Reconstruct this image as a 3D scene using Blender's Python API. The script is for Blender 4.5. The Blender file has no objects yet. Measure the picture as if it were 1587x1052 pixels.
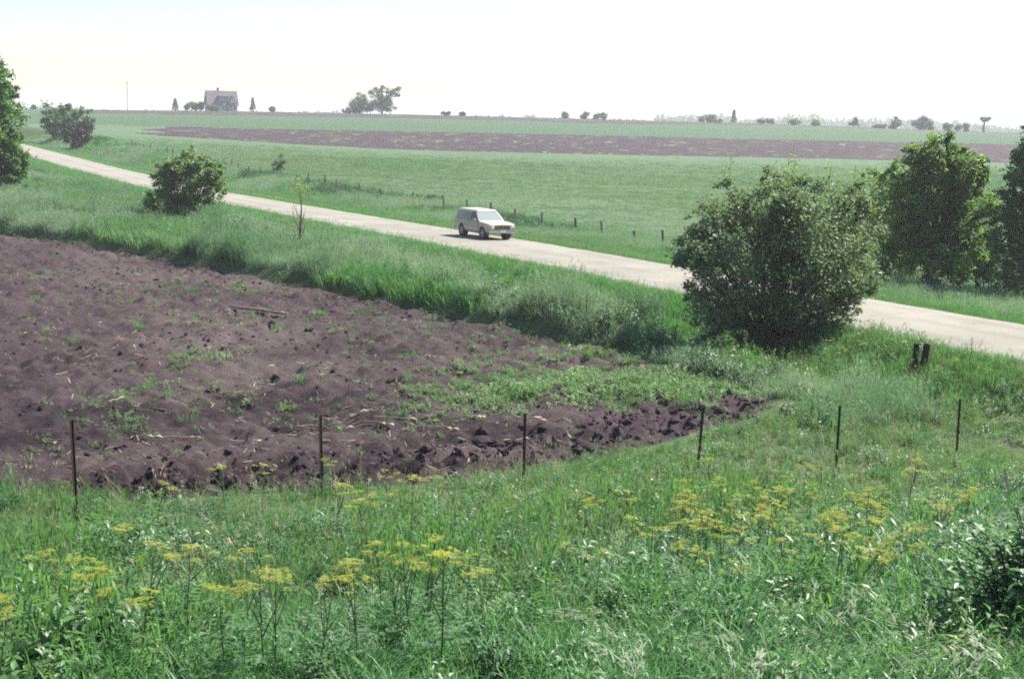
import bpy, bmesh, math, random
import numpy as np
from mathutils import Matrix, Vector, Euler

# ------------------------------------------------------------------ camera, sky, sun, exposure
W0, H0, F0 = 1587.0, 1052.0, 2204.0
PITCH = math.atan((526 - 186.4) / F0)
ROLL = math.radians(1.2)
SUN_AZ = math.radians(56)      # from +Y towards +X
SUN_EL = math.radians(49)
sc = bpy.context.scene
cam_d = bpy.data.cameras.new("camera"); cam = bpy.data.objects.new("camera", cam_d)
sc.collection.objects.link(cam); sc.camera = cam
cam_d.sensor_width = 36.0; cam_d.lens = 36.0 * F0 / W0
cam_d.clip_start = 0.1; cam_d.clip_end = 20000
CAMROT = Matrix.Rotation(math.pi / 2 - PITCH, 4, 'X') @ Matrix.Rotation(ROLL, 4, 'Z')
cam.matrix_world = CAMROT

wd = bpy.data.worlds.new("World"); sc.world = wd; wd.use_nodes = True
wn = wd.node_tree.nodes; wl = wd.node_tree.links
bg = wn["Background"]
sky = wn.new("ShaderNodeTexSky"); sky.sky_type = 'NISHITA'; sky.sun_disc = False
sky.sun_elevation = SUN_EL; sky.sun_rotation = SUN_AZ
sky.air_density = 1.0; sky.dust_density = .52; sky.ozone_density = 0.8; sky.altitude = 0
wl.new(sky.outputs[0], bg.inputs[0]); bg.inputs[1].default_value = 0.058

sun_d = bpy.data.lights.new("sun", 'SUN'); sun = bpy.data.objects.new("sun", sun_d)
sc.collection.objects.link(sun)
sun_d.energy = 4.2; sun_d.angle = math.radians(0.55); sun_d.color = (1.0, 0.95, 0.88)
sdir = Vector((math.sin(SUN_AZ) * math.cos(SUN_EL), math.cos(SUN_AZ) * math.cos(SUN_EL), math.sin(SUN_EL)))
sun.rotation_euler = sdir.to_track_quat('Z', 'Y').to_euler()
sun.location = (30, 20, 60)

sc.view_settings.view_transform = 'Standard'; sc.view_settings.look = 'None'
sc.view_settings.exposure = 1.6; sc.view_settings.gamma = 1.0
sc.render.engine = 'CYCLES'
cy = sc.cycles
cy.max_bounces = 8; cy.diffuse_bounces = 5; cy.glossy_bounces = 2; cy.transmission_bounces = 4
cy.volume_bounces = 0; cy.transparent_max_bounces = 4
cy.use_denoising = False
cy.filter_width = 1.9; cy.sample_clamp_indirect = 3.0
cy.caustics_reflective = False; cy.caustics_refractive = False
COL = sc.collection
rng = np.random.default_rng(7)
random.seed(7)

# ------------------------------------------------------------------ helpers: noise, terrain, rays
def _h(ix, iy, seed):
    n = (ix.astype(np.int64) * 374761393 + iy.astype(np.int64) * 668265263 + seed * 974634777) & 0xFFFFFFFF
    n = ((n ^ (n >> 13)) * 1274126177) & 0xFFFFFFFF
    n = n ^ (n >> 16)
    return (n & 0xFFFF) / 65535.0
def vnoise(x, y, seed=0):
    x = np.asarray(x, float); y = np.asarray(y, float)
    ix = np.floor(x); iy = np.floor(y); fx = x - ix; fy = y - iy
    ix = ix.astype(np.int64); iy = iy.astype(np.int64)
    u = fx * fx * (3 - 2 * fx); v = fy * fy * (3 - 2 * fy)
    a = _h(ix, iy, seed); b = _h(ix + 1, iy, seed); c = _h(ix, iy + 1, seed); d = _h(ix + 1, iy + 1, seed)
    return (a * (1 - u) + b * u) * (1 - v) + (c * (1 - u) + d * u) * v
def fbm(x, y, seed=0, oct=4):
    s = 0; a = 0.5; f = 1.0
    for k in range(oct):
        s = s + a * (vnoise(x * f + 17.3 * k, y * f - 9.1 * k, seed + k) - 0.5); a *= 0.5; f *= 2.03
    return s                                    # about -0.5 .. 0.5
def ss(a, b, x):
    t = np.clip((x - a) / (b - a), 0, 1); return t * t * (3 - 2 * t)
def lerp(a, b, w): return a + (b - a) * w

RA = math.radians(27.5)
RP = np.array([-1.0, 71.4]); AX = np.array([-math.sin(RA), math.cos(RA)]); NX = np.array([math.cos(RA), math.sin(RA)])
def st(x, y):
    dx = x - RP[0]; dy = y - RP[1]
    return dx * AX[0] + dy * AX[1], dx * NX[0] + dy * NX[1]
def from_st(s, t): return RP[0] + s * AX[0] + t * NX[0], RP[1] + s * AX[1] + t * NX[1]
FP = np.array([-5.9, 19.0]); FD = np.array([.812, .584]); FN = np.array([-.584, .812])
_py = [0, 40, 100, 150, 250, 330, 450, 560, 700, 1000, 2000, 5200]
_pz = [-6.9, -6.9, -6.6, -6.4, -5.6, -3.1, -.3, 1.4, .8, -1, -5, -9]
def prof(x, y):
    z = 0
    for k in (.93, .97, 1.0, 1.03, 1.07): z = z + np.interp(y * k, _py, _pz)
    z = z / 5
    u = x / np.maximum(y, 1.0)
    r = np.interp(u, [-.5, -.33, -.2, -.065, .09, .18, .32, .36, .5], [.0, .001, .0025, .0028, .002, .0013, -.001, -.0015, -.003]) - .0025
    return z + r * 560 * ss(380, 560, y)
def terrain(x, y):
    x = np.asarray(x, float); y = np.asarray(y, float)
    s, t = st(x, y)
    zr = np.interp(s, [-90, -34, 0, 25, 57, 100, 139, 200, 300], [-6.0, -6.05, -6.2, -6.45, -6.7, -6.3, -5.7, -4.8, -3.2])
    zf = np.interp(s, [-60, 4, 25, 57, 85, 145, 207, 300], [-6.9, -6.8, -6.5, -6.2, -5.8, -4.3, -3.2, -2.0])
    P = prof(x, y)
    zn = lerp(-6.75, zr - .6, ss(60, 140, s))
    zfar = zr - .45 * ss(3, 5.5, t)
    zfar = lerp(zfar, zf, ss(5.5, 10.5, t))
    zfar = lerp(zfar, P, ss(10.5, 75, t))
    tt = -t
    znear = zr - 1.0 * ss(3, 6.9, tt)
    znear = lerp(znear, zr - .45, ss(7.0, 9.6, tt))
    znear = lerp(znear, zn, ss(9, 13.5, tt))
    # the grassy strip stands half a metre above the ploughed field along its far edge
    ye = np.interp(x, [-70, -27.7, -4.5, 3.8, 8], [123, 77, 51.5, 40, 35.5])
    znear = znear + .6 * ss(-.3, 1.3, (y - ye) * .72) * ss(7.8, 9.8, tt) * (1 - ss(60, 120, s)) * (1 - .6 * ss(2, 7, x))
    z = np.where(t >= 0, zfar, znear)
    z = lerp(z, P, ss(260, 340, y))
    g = (x - FP[0]) * FN[0] + (y - FP[1]) * FN[1]; e = (x - FP[0]) * FD[0] + (y - FP[1]) * FD[1]
    zfe = -5.3 - .095 * np.clip(e, -4, 18.8)
    zb = lerp(zfe, -2.9, np.clip(-g / 18.9, 0, 1) ** 1.6)
    zb = lerp(zb, -1.6, 1 - ss(1.0, 6.5, np.hypot(x, y)))
    w = np.maximum(ss(-.5, 5, g), ss(-9, -4, t))
    z = lerp(zb, z, w)
    rough = np.clip((np.abs(t) - 3.2) / 3, 0, 1)
    z = z + .22 * fbm(x * .35, y * .35, 3, 3) * rough * (1 - ss(120, 300, y))
    z = z + .55 * fbm(x * .45, y * .45, 5, 2) * ss(6.5, 9, -t) * (1 - ss(20, 30, -t)) * ss(6, 9, g) * (1 - ss(120, 180, y))
    return z

R3 = np.array(CAMROT.to_3x3())
def ray(px, py):
    v = R3 @ np.array([(px - W0 / 2) / F0, -(py - H0 / 2) / F0, -1.0]); return v / v[1]
_D = np.exp(np.linspace(math.log(2.5), math.log(4500), 1500))
def ground_at(px, py):
    """where the line of sight meets the ground"""
    v = ray(px, py)
    zz = v[2] * _D - terrain(v[0] * _D, _D)
    k = np.argmax(zz < 0)
    if not (zz < 0).any(): k = len(_D) - 1
    lo, hi = _D[max(k - 1, 0)], _D[k]
    for _ in range(25):
        m = (lo + hi) / 2
        if v[2] * m - terrain(np.array([v[0] * m]), np.array([m]))[0] < 0: hi = m
        else: lo = m
    return np.array([v[0] * hi, hi, float(terrain(np.array([v[0] * hi]), np.array([hi]))[0])])
def tz(x, y): return float(terrain(np.array([x]), np.array([y]))[0])
def project(p):
    q = R3.T @ np.asarray(p, float); return W0 / 2 + F0 * q[0] / -q[2], H0 / 2 - F0 * q[1] / -q[2], -q[2]
def at_dist(px, d):
    """ground point in the direction of image column px at distance d"""
    v = ray(px, 190); return np.array([v[0] * d, d, tz(v[0] * d, d)])
def poly_world(pts): return np.array([ground_at(*p)[:2] for p in pts])
def poly_sd(x, y, P):
    """signed distance, positive inside"""
    x = np.asarray(x, float); y = np.asarray(y, float)
    best = np.full(x.shape, 1e18); inside = np.zeros(x.shape, bool)
    n = len(P)
    for i in range(n):
        ax, ay = P[i]; bx, by = P[(i + 1) % n]
        ex, ey = bx - ax, by - ay
        L = ex * ex + ey * ey + 1e-12
        h = np.clip(((x - ax) * ex + (y - ay) * ey) / L, 0, 1)
        best = np.minimum(best, (x - ax - h * ex) ** 2 + (y - ay - h * ey) ** 2)
        c = ((ay > y) != (by > y)) & (x < (bx - ax) * (y - ay) / (by - ay + 1e-12) + ax)
        inside ^= c
    return np.where(inside, 1, -1) * np.sqrt(best)

# ------------------------------------------------------------------ helpers: objects
def tag(o, label=None, cat=None, group=None, kind=None):
    if label: o["label"] = label
    if cat: o["category"] = cat
    if group: o["group"] = group
    if kind: o["kind"] = kind
    return o
def link(name, me, mat=None, parent=None):
    o = bpy.data.objects.new(name, me); COL.objects.link(o)
    if mat and not me.materials: me.materials.append(mat)
    if parent: o.parent = parent
    return o
def empty(name, loc, rz=0.0):
    o = bpy.data.objects.new(name, None); COL.objects.link(o)
    o.location = loc; o.rotation_euler = (0, 0, rz); o.empty_display_size = .3
    return o
def np_mesh(name, V, Fc, attr=None, smooth=False):
    """V (n,3), Fc (m,3|4) -> mesh; attr: per-vertex float 'rnd'"""
    V = np.asarray(V, np.float32); Fc = np.asarray(Fc, np.int32)
    me = bpy.data.meshes.new(name)
    me.vertices.add(len(V)); me.vertices.foreach_set("co", V.ravel())
    k = Fc.shape[1]
    me.loops.add(Fc.size); me.loops.foreach_set("vertex_index", Fc.ravel())
    me.polygons.add(len(Fc)); me.polygons.foreach_set("loop_start", np.arange(0, Fc.size, k, dtype=np.int32))
    me.update(calc_edges=True)
    if smooth: me.polygons.foreach_set("use_smooth", np.ones(len(Fc), bool))
    if attr is not None:
        a = me.attributes.new("rnd", 'FLOAT', 'POINT'); a.data.foreach_set("value", np.asarray(attr, np.float32))
    me.validate(clean_customdata=False)
    return me
class MB:
    """collects simple solids into one mesh"""
    def __init__(s): s.v = []; s.f = []
    def add(s, V, Fs):
        n = len(s.v); s.v += [tuple(p) for p in V]; s.f += [tuple(i + n for i in f) for f in Fs]; return s
    def box(s, c, d, rz=0, M=None):
        x, y, z = d[0] / 2, d[1] / 2, d[2] / 2
        P = [Vector((a * x, b * y, e * z)) for a in (-1, 1) for b in (-1, 1) for e in (-1, 1)]
        R = M or Matrix.Rotation(rz, 3, 'Z')
        P = [R @ p + Vector(c) for p in P]
        return s.add(P, [(0, 1, 3, 2), (4, 6, 7, 5), (0, 4, 5, 1), (2, 3, 7, 6), (0, 2, 6, 4), (1, 5, 7, 3)])
    def tube(s, pts, rad, sides=6, cap=True):
        pts = [Vector(p) for p in pts]; n = len(s.v); m = len(pts)
        for i, p in enumerate(pts):
            d = (pts[min(i + 1, m - 1)] - pts[max(i - 1, 0)]).normalized()
            a = d.cross(Vector((0, 0, 1))) if abs(d.z) < .95 else d.cross(Vector((1, 0, 0)))
            a.normalize(); b = d.cross(a)
            for k in range(sides):
                w = 2 * math.pi * k / sides
                s.v.append(tuple(p + (a * math.cos(w) + b * math.sin(w)) * rad[i]))
        for i in range(m - 1):
            for k in range(sides):
                k2 = (k + 1) % sides
                s.f.append((n + i * sides + k, n + i * sides + k2, n + (i + 1) * sides + k2, n + (i + 1) * sides + k))
        if cap:
            s.f.append(tuple(n + k for k in reversed(range(sides))))
            s.f.append(tuple(n + (m - 1) * sides + k for k in range(sides)))
        return s
    def lathe(s, prof_, axis='Y', c=(0, 0, 0), sides=20):
        n = len(s.v); m = len(prof_)
        for (r, h) in prof_:
            for k in range(sides):
                w = 2 * math.pi * k / sides; a, b = r * math.cos(w), r * math.sin(w)
                p = {'Y': (a, h, b), 'Z': (a, b, h), 'X': (h, a, b)}[axis]
                s.v.append((p[0] + c[0], p[1] + c[1], p[2] + c[2]))
        for i in range(m - 1):
            for k in range(sides):
                k2 = (k + 1) % sides
                s.f.append((n + i * sides + k, n + i * sides + k2, n + (i + 1) * sides + k2, n + (i + 1) * sides + k))
        s.f.append(tuple(n + k for k in range(sides))); s.f.append(tuple(n + (m - 1) * sides + k for k in range(sides)))
        return s
    def mesh(s, name, smooth=False):
        me = bpy.data.meshes.new(name); me.from_pydata(s.v, [], s.f); me.update()
        bm = bmesh.new(); bm.from_mesh(me); bmesh.ops.recalc_face_normals(bm, faces=bm.faces); bm.to_mesh(me); bm.free()
        if smooth: me.polygons.foreach_set("use_smooth", [True] * len(me.polygons))
        return me
    def build(s, name, mat, parent=None, smooth=False):
        return link(name, s.mesh(name, smooth), mat, parent)
def bevel(me, w=.02, seg=2, ang=30):
    bm = bmesh.new(); bm.from_mesh(me)
    bmesh.ops.recalc_face_normals(bm, faces=bm.faces)
    ed = [e for e in bm.edges if len(e.link_faces) == 2 and e.calc_face_angle(0) > math.radians(ang)]
    bmesh.ops.bevel(bm, geom=ed, offset=w, segments=seg, profile=.6, affect='EDGES', clamp_overlap=True)
    bm.to_mesh(me); bm.free(); return me
ORD = ("first second third fourth fifth sixth seventh eighth ninth tenth eleventh twelfth thirteenth fourteenth fifteenth sixteenth "
       "seventeenth eighteenth nineteenth twentieth").split()
def ordinal(i):
    if i < 20: return ORD[i]
    return {2: "twenty-", 3: "thirty-"}[(i + 1) // 10] + ORD[(i + 1) % 10 - 1] if (i + 1) % 10 else {3: "thirtieth"}[(i + 1) // 10]

# ------------------------------------------------------------------ materials
def newmat(name):
    m = bpy.data.materials.new(name); m.use_nodes = True
    nt = m.node_tree; b = nt.nodes["Principled BSDF"]
    return m, nt, nt.nodes, nt.links, b
def mixcol(N, L, fac, a, b, typ='MIX'):
    n = N.new("ShaderNodeMix"); n.data_type = 'RGBA'; n.blend_type = typ
    for sock, v in ((n.inputs[0], fac), (n.inputs[6], a), (n.inputs[7], b)):
        if isinstance(v, bpy.types.NodeSocket): L.new(v, sock)
        elif isinstance(v, (int, float)): sock.default_value = v
        else: sock.default_value = (*v, 1)
    return n.outputs[2]
def noise(N, L, scale, detail=4, rough=.55, vec=None, dist=0):
    n = N.new("ShaderNodeTexNoise"); n.inputs["Scale"].default_value = scale
    n.inputs["Detail"].default_value = detail; n.inputs["Roughness"].default_value = rough; n.inputs["Distortion"].default_value = dist
    if vec is not None: L.new(vec, n.inputs["Vector"])
    return n.outputs[0]
def ramp(N, L, fac, lo, hi):
    n = N.new("ShaderNodeMapRange"); n.inputs[1].default_value = lo; n.inputs[2].default_value = hi
    n.clamp = True; L.new(fac, n.inputs[0]); return n.outputs[0]
def math_(N, L, op, a, b=0.0):
    n = N.new("ShaderNodeMath"); n.operation = op
    for s_, v in ((n.inputs[0], a), (n.inputs[1], b)):
        if isinstance(v, bpy.types.NodeSocket): L.new(v, s_)
        else: s_.default_value = v
    return n.outputs[0]
def position(N): return N.new("ShaderNodeNewGeometry").outputs["Position"]

def leaf_mat(name, c1, c2, c3=None, trans=.35, rough=.45, spec=.35, patch=.12, tcol=(1.0, 1.15, .68)):
    """foliage: c1..c2 leaf to leaf, drifting to c3 in broad patches; thin and translucent"""
    m, nt, N, L, b = newmat(name)
    oi = N.new("ShaderNodeObjectInfo"); at = N.new("ShaderNodeAttribute"); at.attribute_name = "rnd"
    f = math_(N, L, 'FRACT', math_(N, L, 'ADD', oi.outputs["Random"], at.outputs["Fac"]))
    col = mixcol(N, L, f, c1, c2)
    if c3:
        p = ramp(N, L, noise(N, L, patch, 3, .6, position(N)), .42, .62)
        col = mixcol(N, L, p, col, c3)
    L.new(col, b.inputs["Base Color"]); b.inputs["Roughness"].default_value = rough
    b.inputs["Specular IOR Level"].default_value = spec
    tr = N.new("ShaderNodeBsdfTranslucent"); L.new(mixcol(N, L, 1.0, col, tcol, 'MULTIPLY'), tr.inputs[0])
    mx = N.new("ShaderNodeMixShader"); mx.inputs[0].default_value = trans
    L.new(b.outputs[0], mx.inputs[1]); L.new(tr.outputs[0], mx.inputs[2])
    L.new(mx.outputs[0], N["Material Output"].inputs[0])
    return m
def plain(name, c, rough=.6, metal=0, spec=.5, var=.0, vscale=3):
    m, nt, N, L, b = newmat(name)
    if var:
        f = ramp(N, L, noise(N, L, vscale, 5, .6, position(N)), .3, .7)
        L.new(mixcol(N, L, f, tuple(v * (1 - var) for v in c), tuple(min(1, v * (1 + var)) for v in c)), b.inputs["Base Color"])
    else: b.inputs["Base Color"].default_value = (*c, 1)
    b.inputs["Roughness"].default_value = rough; b.inputs["Metallic"].default_value = metal
    b.inputs["Specular IOR Level"].default_value = spec
    return m
def ground_mat(name, c1, c2, c3, s1=.5, s2=6, bump=.3, bscale=8, fleck=None, fl=(.62, .72), stretch=None, dry=None, wet=None):
    m, nt, N, L, b = newmat(name)
    P = position(N)
    if stretch:
        mp = N.new("ShaderNodeMapping"); mp.inputs["Scale"].default_value = stretch; L.new(P, mp.inputs[0]); P = mp.outputs[0]
    n1 = ramp(N, L, noise(N, L, s1, 5, .6, P), .35, .65); n2 = ramp(N, L, noise(N, L, s2, 6, .65, P), .35, .68)
    col = mixcol(N, L, n1, c1, c2); col = mixcol(N, L, math_(N, L, 'MULTIPLY', n2, .75), col, c3)
    if dry:
        col = mixcol(N, L, math_(N, L, 'MULTIPLY', ramp(N, L, noise(N, L, .09, 5, .6, P), .46, .62), .75), col, dry)
    if fleck:
        fk = ramp(N, L, noise(N, L, s2 * .45, 7, .7, P, .6), *fl); col = mixcol(N, L, fk, col, fleck)
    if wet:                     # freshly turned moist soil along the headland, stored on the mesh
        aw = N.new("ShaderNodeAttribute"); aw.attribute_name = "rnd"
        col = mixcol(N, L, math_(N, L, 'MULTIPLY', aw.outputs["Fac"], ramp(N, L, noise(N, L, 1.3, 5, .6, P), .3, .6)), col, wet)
    L.new(col, b.inputs["Base Color"]); b.inputs["Roughness"].default_value = .92; b.inputs["Specular IOR Level"].default_value = .15
    if bump:
        bp = N.new("ShaderNodeBump"); bp.inputs["Strength"].default_value = bump; bp.inputs["Distance"].default_value = .1
        L.new(noise(N, L, bscale, 8, .7, P), bp.inputs["Height"]); L.new(bp.outputs[0], b.inputs["Normal"])
    return m

M = {}
M['earth'] = ground_mat('verge_earth', (.055, .085, .035), (.07, .115, .045), (.07, .09, .045), .3, 5, .6, 9)
M['hay'] = ground_mat('hay_field', (0.06256, 0.115, 0.0552), (0.0736, 0.1288, 0.06072), (0.0966, 0.1334, 0.07544), .05, .9, .35, 3, stretch=(1, .45, 1))
M['oats'] = ground_mat('oat_field', (0.04, 0.0864, 0.036), (0.0464, 0.096, 0.04), (0.0576, 0.0976, 0.048), .02, .5, .25, 2, stretch=(1, .3, 1))
M['strip'] = ground_mat('strip_soil', (0.041, 0.02542, 0.03034), (0.05248, 0.0328, 0.0369), (0.03116, 0.0205, 0.02624), .06, .8, .5, 2, fleck=(0.0984, 0.1394, 0.0656), fl=(.56, .63), stretch=(1, .35, 1))
M['ridge'] = ground_mat('ridge_soil', (0.0451, 0.0328, 0.03608), (0.05576, 0.03854, 0.041), (0.0451, 0.03936, 0.0369), .03, .4, .4, 1, fleck=(0.0984, 0.123, 0.0697), fl=(.55, .66), stretch=(1, .3, 1))
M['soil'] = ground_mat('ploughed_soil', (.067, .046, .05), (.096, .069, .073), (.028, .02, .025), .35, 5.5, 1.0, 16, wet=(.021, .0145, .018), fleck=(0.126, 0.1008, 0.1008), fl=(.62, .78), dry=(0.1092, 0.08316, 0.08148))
M['clod'] = plain('soil_clod', (0.04872, 0.03444, 0.03948), .95, spec=.1, var=.3, vscale=5)

def road_mat():
    m, nt, N, L, b = newmat('gravel_road')
    P = position(N)
    sx = N.new("ShaderNodeSeparateXYZ"); tc = N.new("ShaderNodeTexCoord"); L.new(tc.outputs["UV"], sx.inputs[0])
    t = sx.outputs[0]
    wob = math_(N, L, 'MULTIPLY', math_(N, L, 'SUBTRACT', noise(N, L, .12, 3, .5, P), .5), 1.0)
    tw = math_(N, L, 'ADD', t, wob)
    # packed wheel tracks come and go between strips of looser stone
    tri = math_(N, L, 'ABSOLUTE', math_(N, L, 'SINE', math_(N, L, 'MULTIPLY', tw, 1.75)))
    f = math_(N, L, 'MULTIPLY', ramp(N, L, tri, .2, .8), ramp(N, L, noise(N, L, .07, 3, .6, P), .3, .55))
    g = noise(N, L, 9, 8, .75, P); gl = noise(N, L, .35, 6, .65, P)
    c = mixcol(N, L, f, (.205, .192, .162), (.268, .252, .215))
    c = mixcol(N, L, ramp(N, L, g, .35, .7), c, (.22, .206, .177))
    c = mixcol(N, L, math_(N, L, 'MULTIPLY', ramp(N, L, gl, .45, .7), .8), c, (.30, .284, .246))
    c = mixcol(N, L, math_(N, L, 'MULTIPLY', ramp(N, L, noise(N, L, .8, 6, .7, P), .58, .75), .7), c, (0.136, 0.124, 0.104))
    L.new(c, b.inputs["Base Color"]); b.inputs["Roughness"].default_value = .95; b.inputs["Specular IOR Level"].default_value = .1
    bp = N.new("ShaderNodeBump"); bp.inputs["Strength"].default_value = .5; bp.inputs["Distance"].default_value = .04
    L.new(noise(N, L, 14, 8, .8, P), bp.inputs["Height"]); L.new(bp.outputs[0], b.inputs["Normal"])
    return m
M['road'] = road_mat()

M['g_lush'] = leaf_mat('lush_grass', (.072, .19, .068), (.15, .31, .12), (.108, .25, .088), .47, .5, .42, .25)
M['g_mid'] = leaf_mat('bank_grass', (.09, .2, .062), (.165, .30, .095), (.13, .245, .092), .45, .5, .35, .2)
M['g_pale'] = leaf_mat('pale_brome', (.2, .29, .205), (.33, .40, .31), (.14, .26, .14), .42, .55, .4, .1)
M['g_verge'] = leaf_mat('verge_grass', (.085, .225, .075), (.14, .30, .10), (.15, .26, .12), .45, .5, .3, .1)
M['g_hay'] = leaf_mat('hay_grass', (0.1025, 0.1947, 0.08712), (0.1281, 0.2204, 0.1025), (0.1794, 0.2409, 0.1384), .45, .6, .3, .06)
M['g_dry'] = leaf_mat('dry_grass', (.30, .25, .16), (.42, .36, .25), None, .25, .7, .2)
M['weed'] = leaf_mat('broadleaf_weed', (.075, .18, .065), (.14, .26, .09), (.11, .2, .1), .42, .42, .45, .2)
M['weed_dark'] = leaf_mat('dark_weed', (.035, .085, .045), (.065, .135, .06), None, .3, .45, .4)
M['weed_lime'] = leaf_mat('lime_weed', (.13, .22, .06), (.19, .28, .08), None, .4, .5, .3)
M['umbel'] = leaf_mat('yellow_umbel', (0.3328, 0.3543, 0.08052), (0.4294, 0.4187, 0.1074), None, .35, .6, .2)
M['pstem'] = leaf_mat('parsnip_stem', (.07, .12, .05), (.10, .15, .06), None, .1, .5, .3)
M['bark'] = plain('bark', (.055, .045, .042), .9, spec=.1, var=.35, vscale=8)
M['twig'] = plain('dry_twig', (.16, .115, .1), .9, spec=.1, var=.3, vscale=8)
M['palewood'] = plain('bleached_wood', (0.1968, 0.164, 0.1435), .85, spec=.15, var=.25, vscale=8)
M['straw'] = plain('corn_straw', (0.2952, 0.2378, 0.1763), .8, spec=.2, var=.25, vscale=6)
M['post'] = plain('rusty_steel', (.035, .022, .02), .7, metal=.3, var=.4, vscale=20)
M['oldwood'] = plain('grey_post_wood', (.10, .085, .08), .9, spec=.1, var=.4, vscale=12)
M['darkwood'] = plain('creosoted_wood', (.03, .022, .022), .85, spec=.15, var=.4, vscale=14)

# ------------------------------------------------------------------ the ground, split into fields along their borders
FIELD = poly_world([(-260, 322), (-120, 338), (0, 356), (150, 372), (300, 398), (450, 430), (600, 462), (740, 492), (860, 512), (960, 540), (1060, 574),
                    (1150, 602), (1225, 624), (1195, 646), (1090, 672), (980, 702), (870, 722), (760, 740), (640, 752), (520, 762), (420, 766),
                    (300, 774), (200, 780), (100, 774), (0, 768), (-120, 772), (-260, 776)])
ang = np.concatenate([np.radians(np.arange(-180, -34, 4.0)), np.radians(np.arange(-32, 32.01, .22)), np.radians(np.arange(36, 180, 4.0))])
rad = np.concatenate([np.exp(np.linspace(math.log(.6), math.log(16), 60))[:-1], np.exp(np.linspace(math.log(16), math.log(340), 300))[:-1],
                      np.exp(np.linspace(math.log(340), math.log(5200), 110))])
A, Rr = np.meshgrid(ang, rad); GX = Rr * np.sin(A); GY = Rr * np.cos(A)
GZ = terrain(GX.ravel(), GY.ravel()).reshape(GX.shape)
gs, gt = st(GX, GY)
GZ = GZ - .22 * (1 - ss(2.2, 3.0, np.abs(gt))) * (GY < 400)
near = (GY > 8) & (GY < 130)
sdf = np.full(GX.shape, -9.0); sdf[near] = poly_sd(GX[near], GY[near], FIELD)
GZ = GZ - .3 * ss(.2, .9, sdf)
GV = np.stack([GX.ravel(), GY.ravel(), GZ.ravel()], 1)
na, nr = len(ang), len(rad)
I, J = np.meshgrid(np.arange(nr - 1), np.arange(na), indexing='ij')
J2 = (J + 1) % na
Q = np.stack([I * na + J, I * na + J2, (I + 1) * na + J2, (I + 1) * na + J], -1).reshape(-1, 4)[:, ::-1]
qc = GV[Q].mean(1); qx, qy = qc[:, 0], qc[:, 1]
qs, qt = st(qx, qy)
wig = fbm(qx * .02, qy * .05, 11, 3)
ub = qx / np.maximum(qy, 1)
reg = np.zeros(len(Q), int)
y1 = 247 + 14 * wig; y2 = 332 + 9 * wig; y3 = 452 + 30 * wig + 60 * ss(.08, .2, ub)
reg[(qt > 10.8 + 2 * wig) & (qy <= y1)] = 1
reg[(qy > y1) & (qy <= y2)] = 2
reg[(qy > y2) & (qy <= y3)] = 3
reg[(qy > y3) & (qy <= 640)] = 4
taper = -.243 + .09 * fbm(qy * .05, qx * 0 + 3.3, 5, 2)
reg[(reg == 2) & (ub < taper)] = 1
reg[(reg == 4) & (ub < -.31)] = 3
reg[(qt < 10.8) & (qy < 330)] = 0
reg[(qt < 4) & (reg > 0)] = 3
FMATS = [('ground', M['earth'], 'grassy earth of the banks, ditches and verges'),
         ('hay_field', M['hay'], 'pale green hay field rising beyond the roadside fence'),
         ('ploughed_strip', M['strip'], 'long purple brown ploughed strip between two green fields'),
         ('oat_field', M['oats'], 'smooth bright green field above the ploughed strip'),
         ('ridge_field', M['ridge'], 'thin brown ploughed band along the skyline ridge')]
for k, (nm, mt, lb) in enumerate(FMATS):
    f = Q[reg == k]
    used = np.unique(f); remap = np.zeros(len(GV), int); remap[used] = np.arange(len(used))
    V = GV[used]; F = remap[f]
    o = link(nm, np_mesh(nm, V, F, smooth=True), mt); tag(o, lb, 'ground' if k == 0 else 'field', kind='structure')

# near ploughed field: a sheet of real clods and hollows
x0, y0 = FIELD.min(0); x1, y1_ = FIELD.max(0)
x0 = max(x0, -40); y1_ = min(y1_, 86)
xs = np.arange(x0 - .5, x1 + .5, .095)
ys = [y0 - .5]
while ys[-1] < y1_ + .5: ys.append(ys[-1] + .075 + .002 * (ys[-1] - y0))
ys = np.array(ys)
FX, FY = np.meshgrid(xs, ys)
sd = poly_sd(FX.ravel(), FY.ravel(), FIELD).reshape(FX.shape)
sd = sd + .9 * fbm(FX * .8, FY * .8, 31, 3)
edge = ss(.0, .8, sd)
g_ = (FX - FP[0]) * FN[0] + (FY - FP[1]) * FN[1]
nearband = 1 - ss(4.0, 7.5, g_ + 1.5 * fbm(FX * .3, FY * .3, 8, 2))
rid = 1 - np.abs(2 * vnoise(FX * 1.5 + .6 * FY, FY * 1.7 - .4 * FX, 41) - 1)
rid2 = 1 - np.abs(2 * vnoise(FX * 2.9, FY * 3.4, 47) - 1)
clod = .07 * fbm(FX * .8, FY * .9, 21, 3) + .05 * rid * rid + .10 * rid2 ** 2 + .26 * fbm(FX * 3.3, FY * 3.3, 27, 2) + .10 * (vnoise(FX * 9.7, FY * 9.7, 29) - .5)
sn = fbm(FX * 1.9, FY * 1.5, 61, 3) + .5; sn2 = fbm(FX * 4.1, FY * 3.6, 64, 2) + .5
clod = clod * .7 + .55 * (np.floor(sn * 9) / 9 - .5) * np.clip(.25 + 2.2 * fbm(FX * .4, FY * .4, 66, 2) + .75 * nearband, .05, 1) + .2 * (np.floor(sn2 * 6) / 6 - .5)
e_ = (FX - FP[0]) * FD[0] + (FY - FP[1]) * FD[1]; nearband = nearband * (1 - ss(4, 10, e_))
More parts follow.
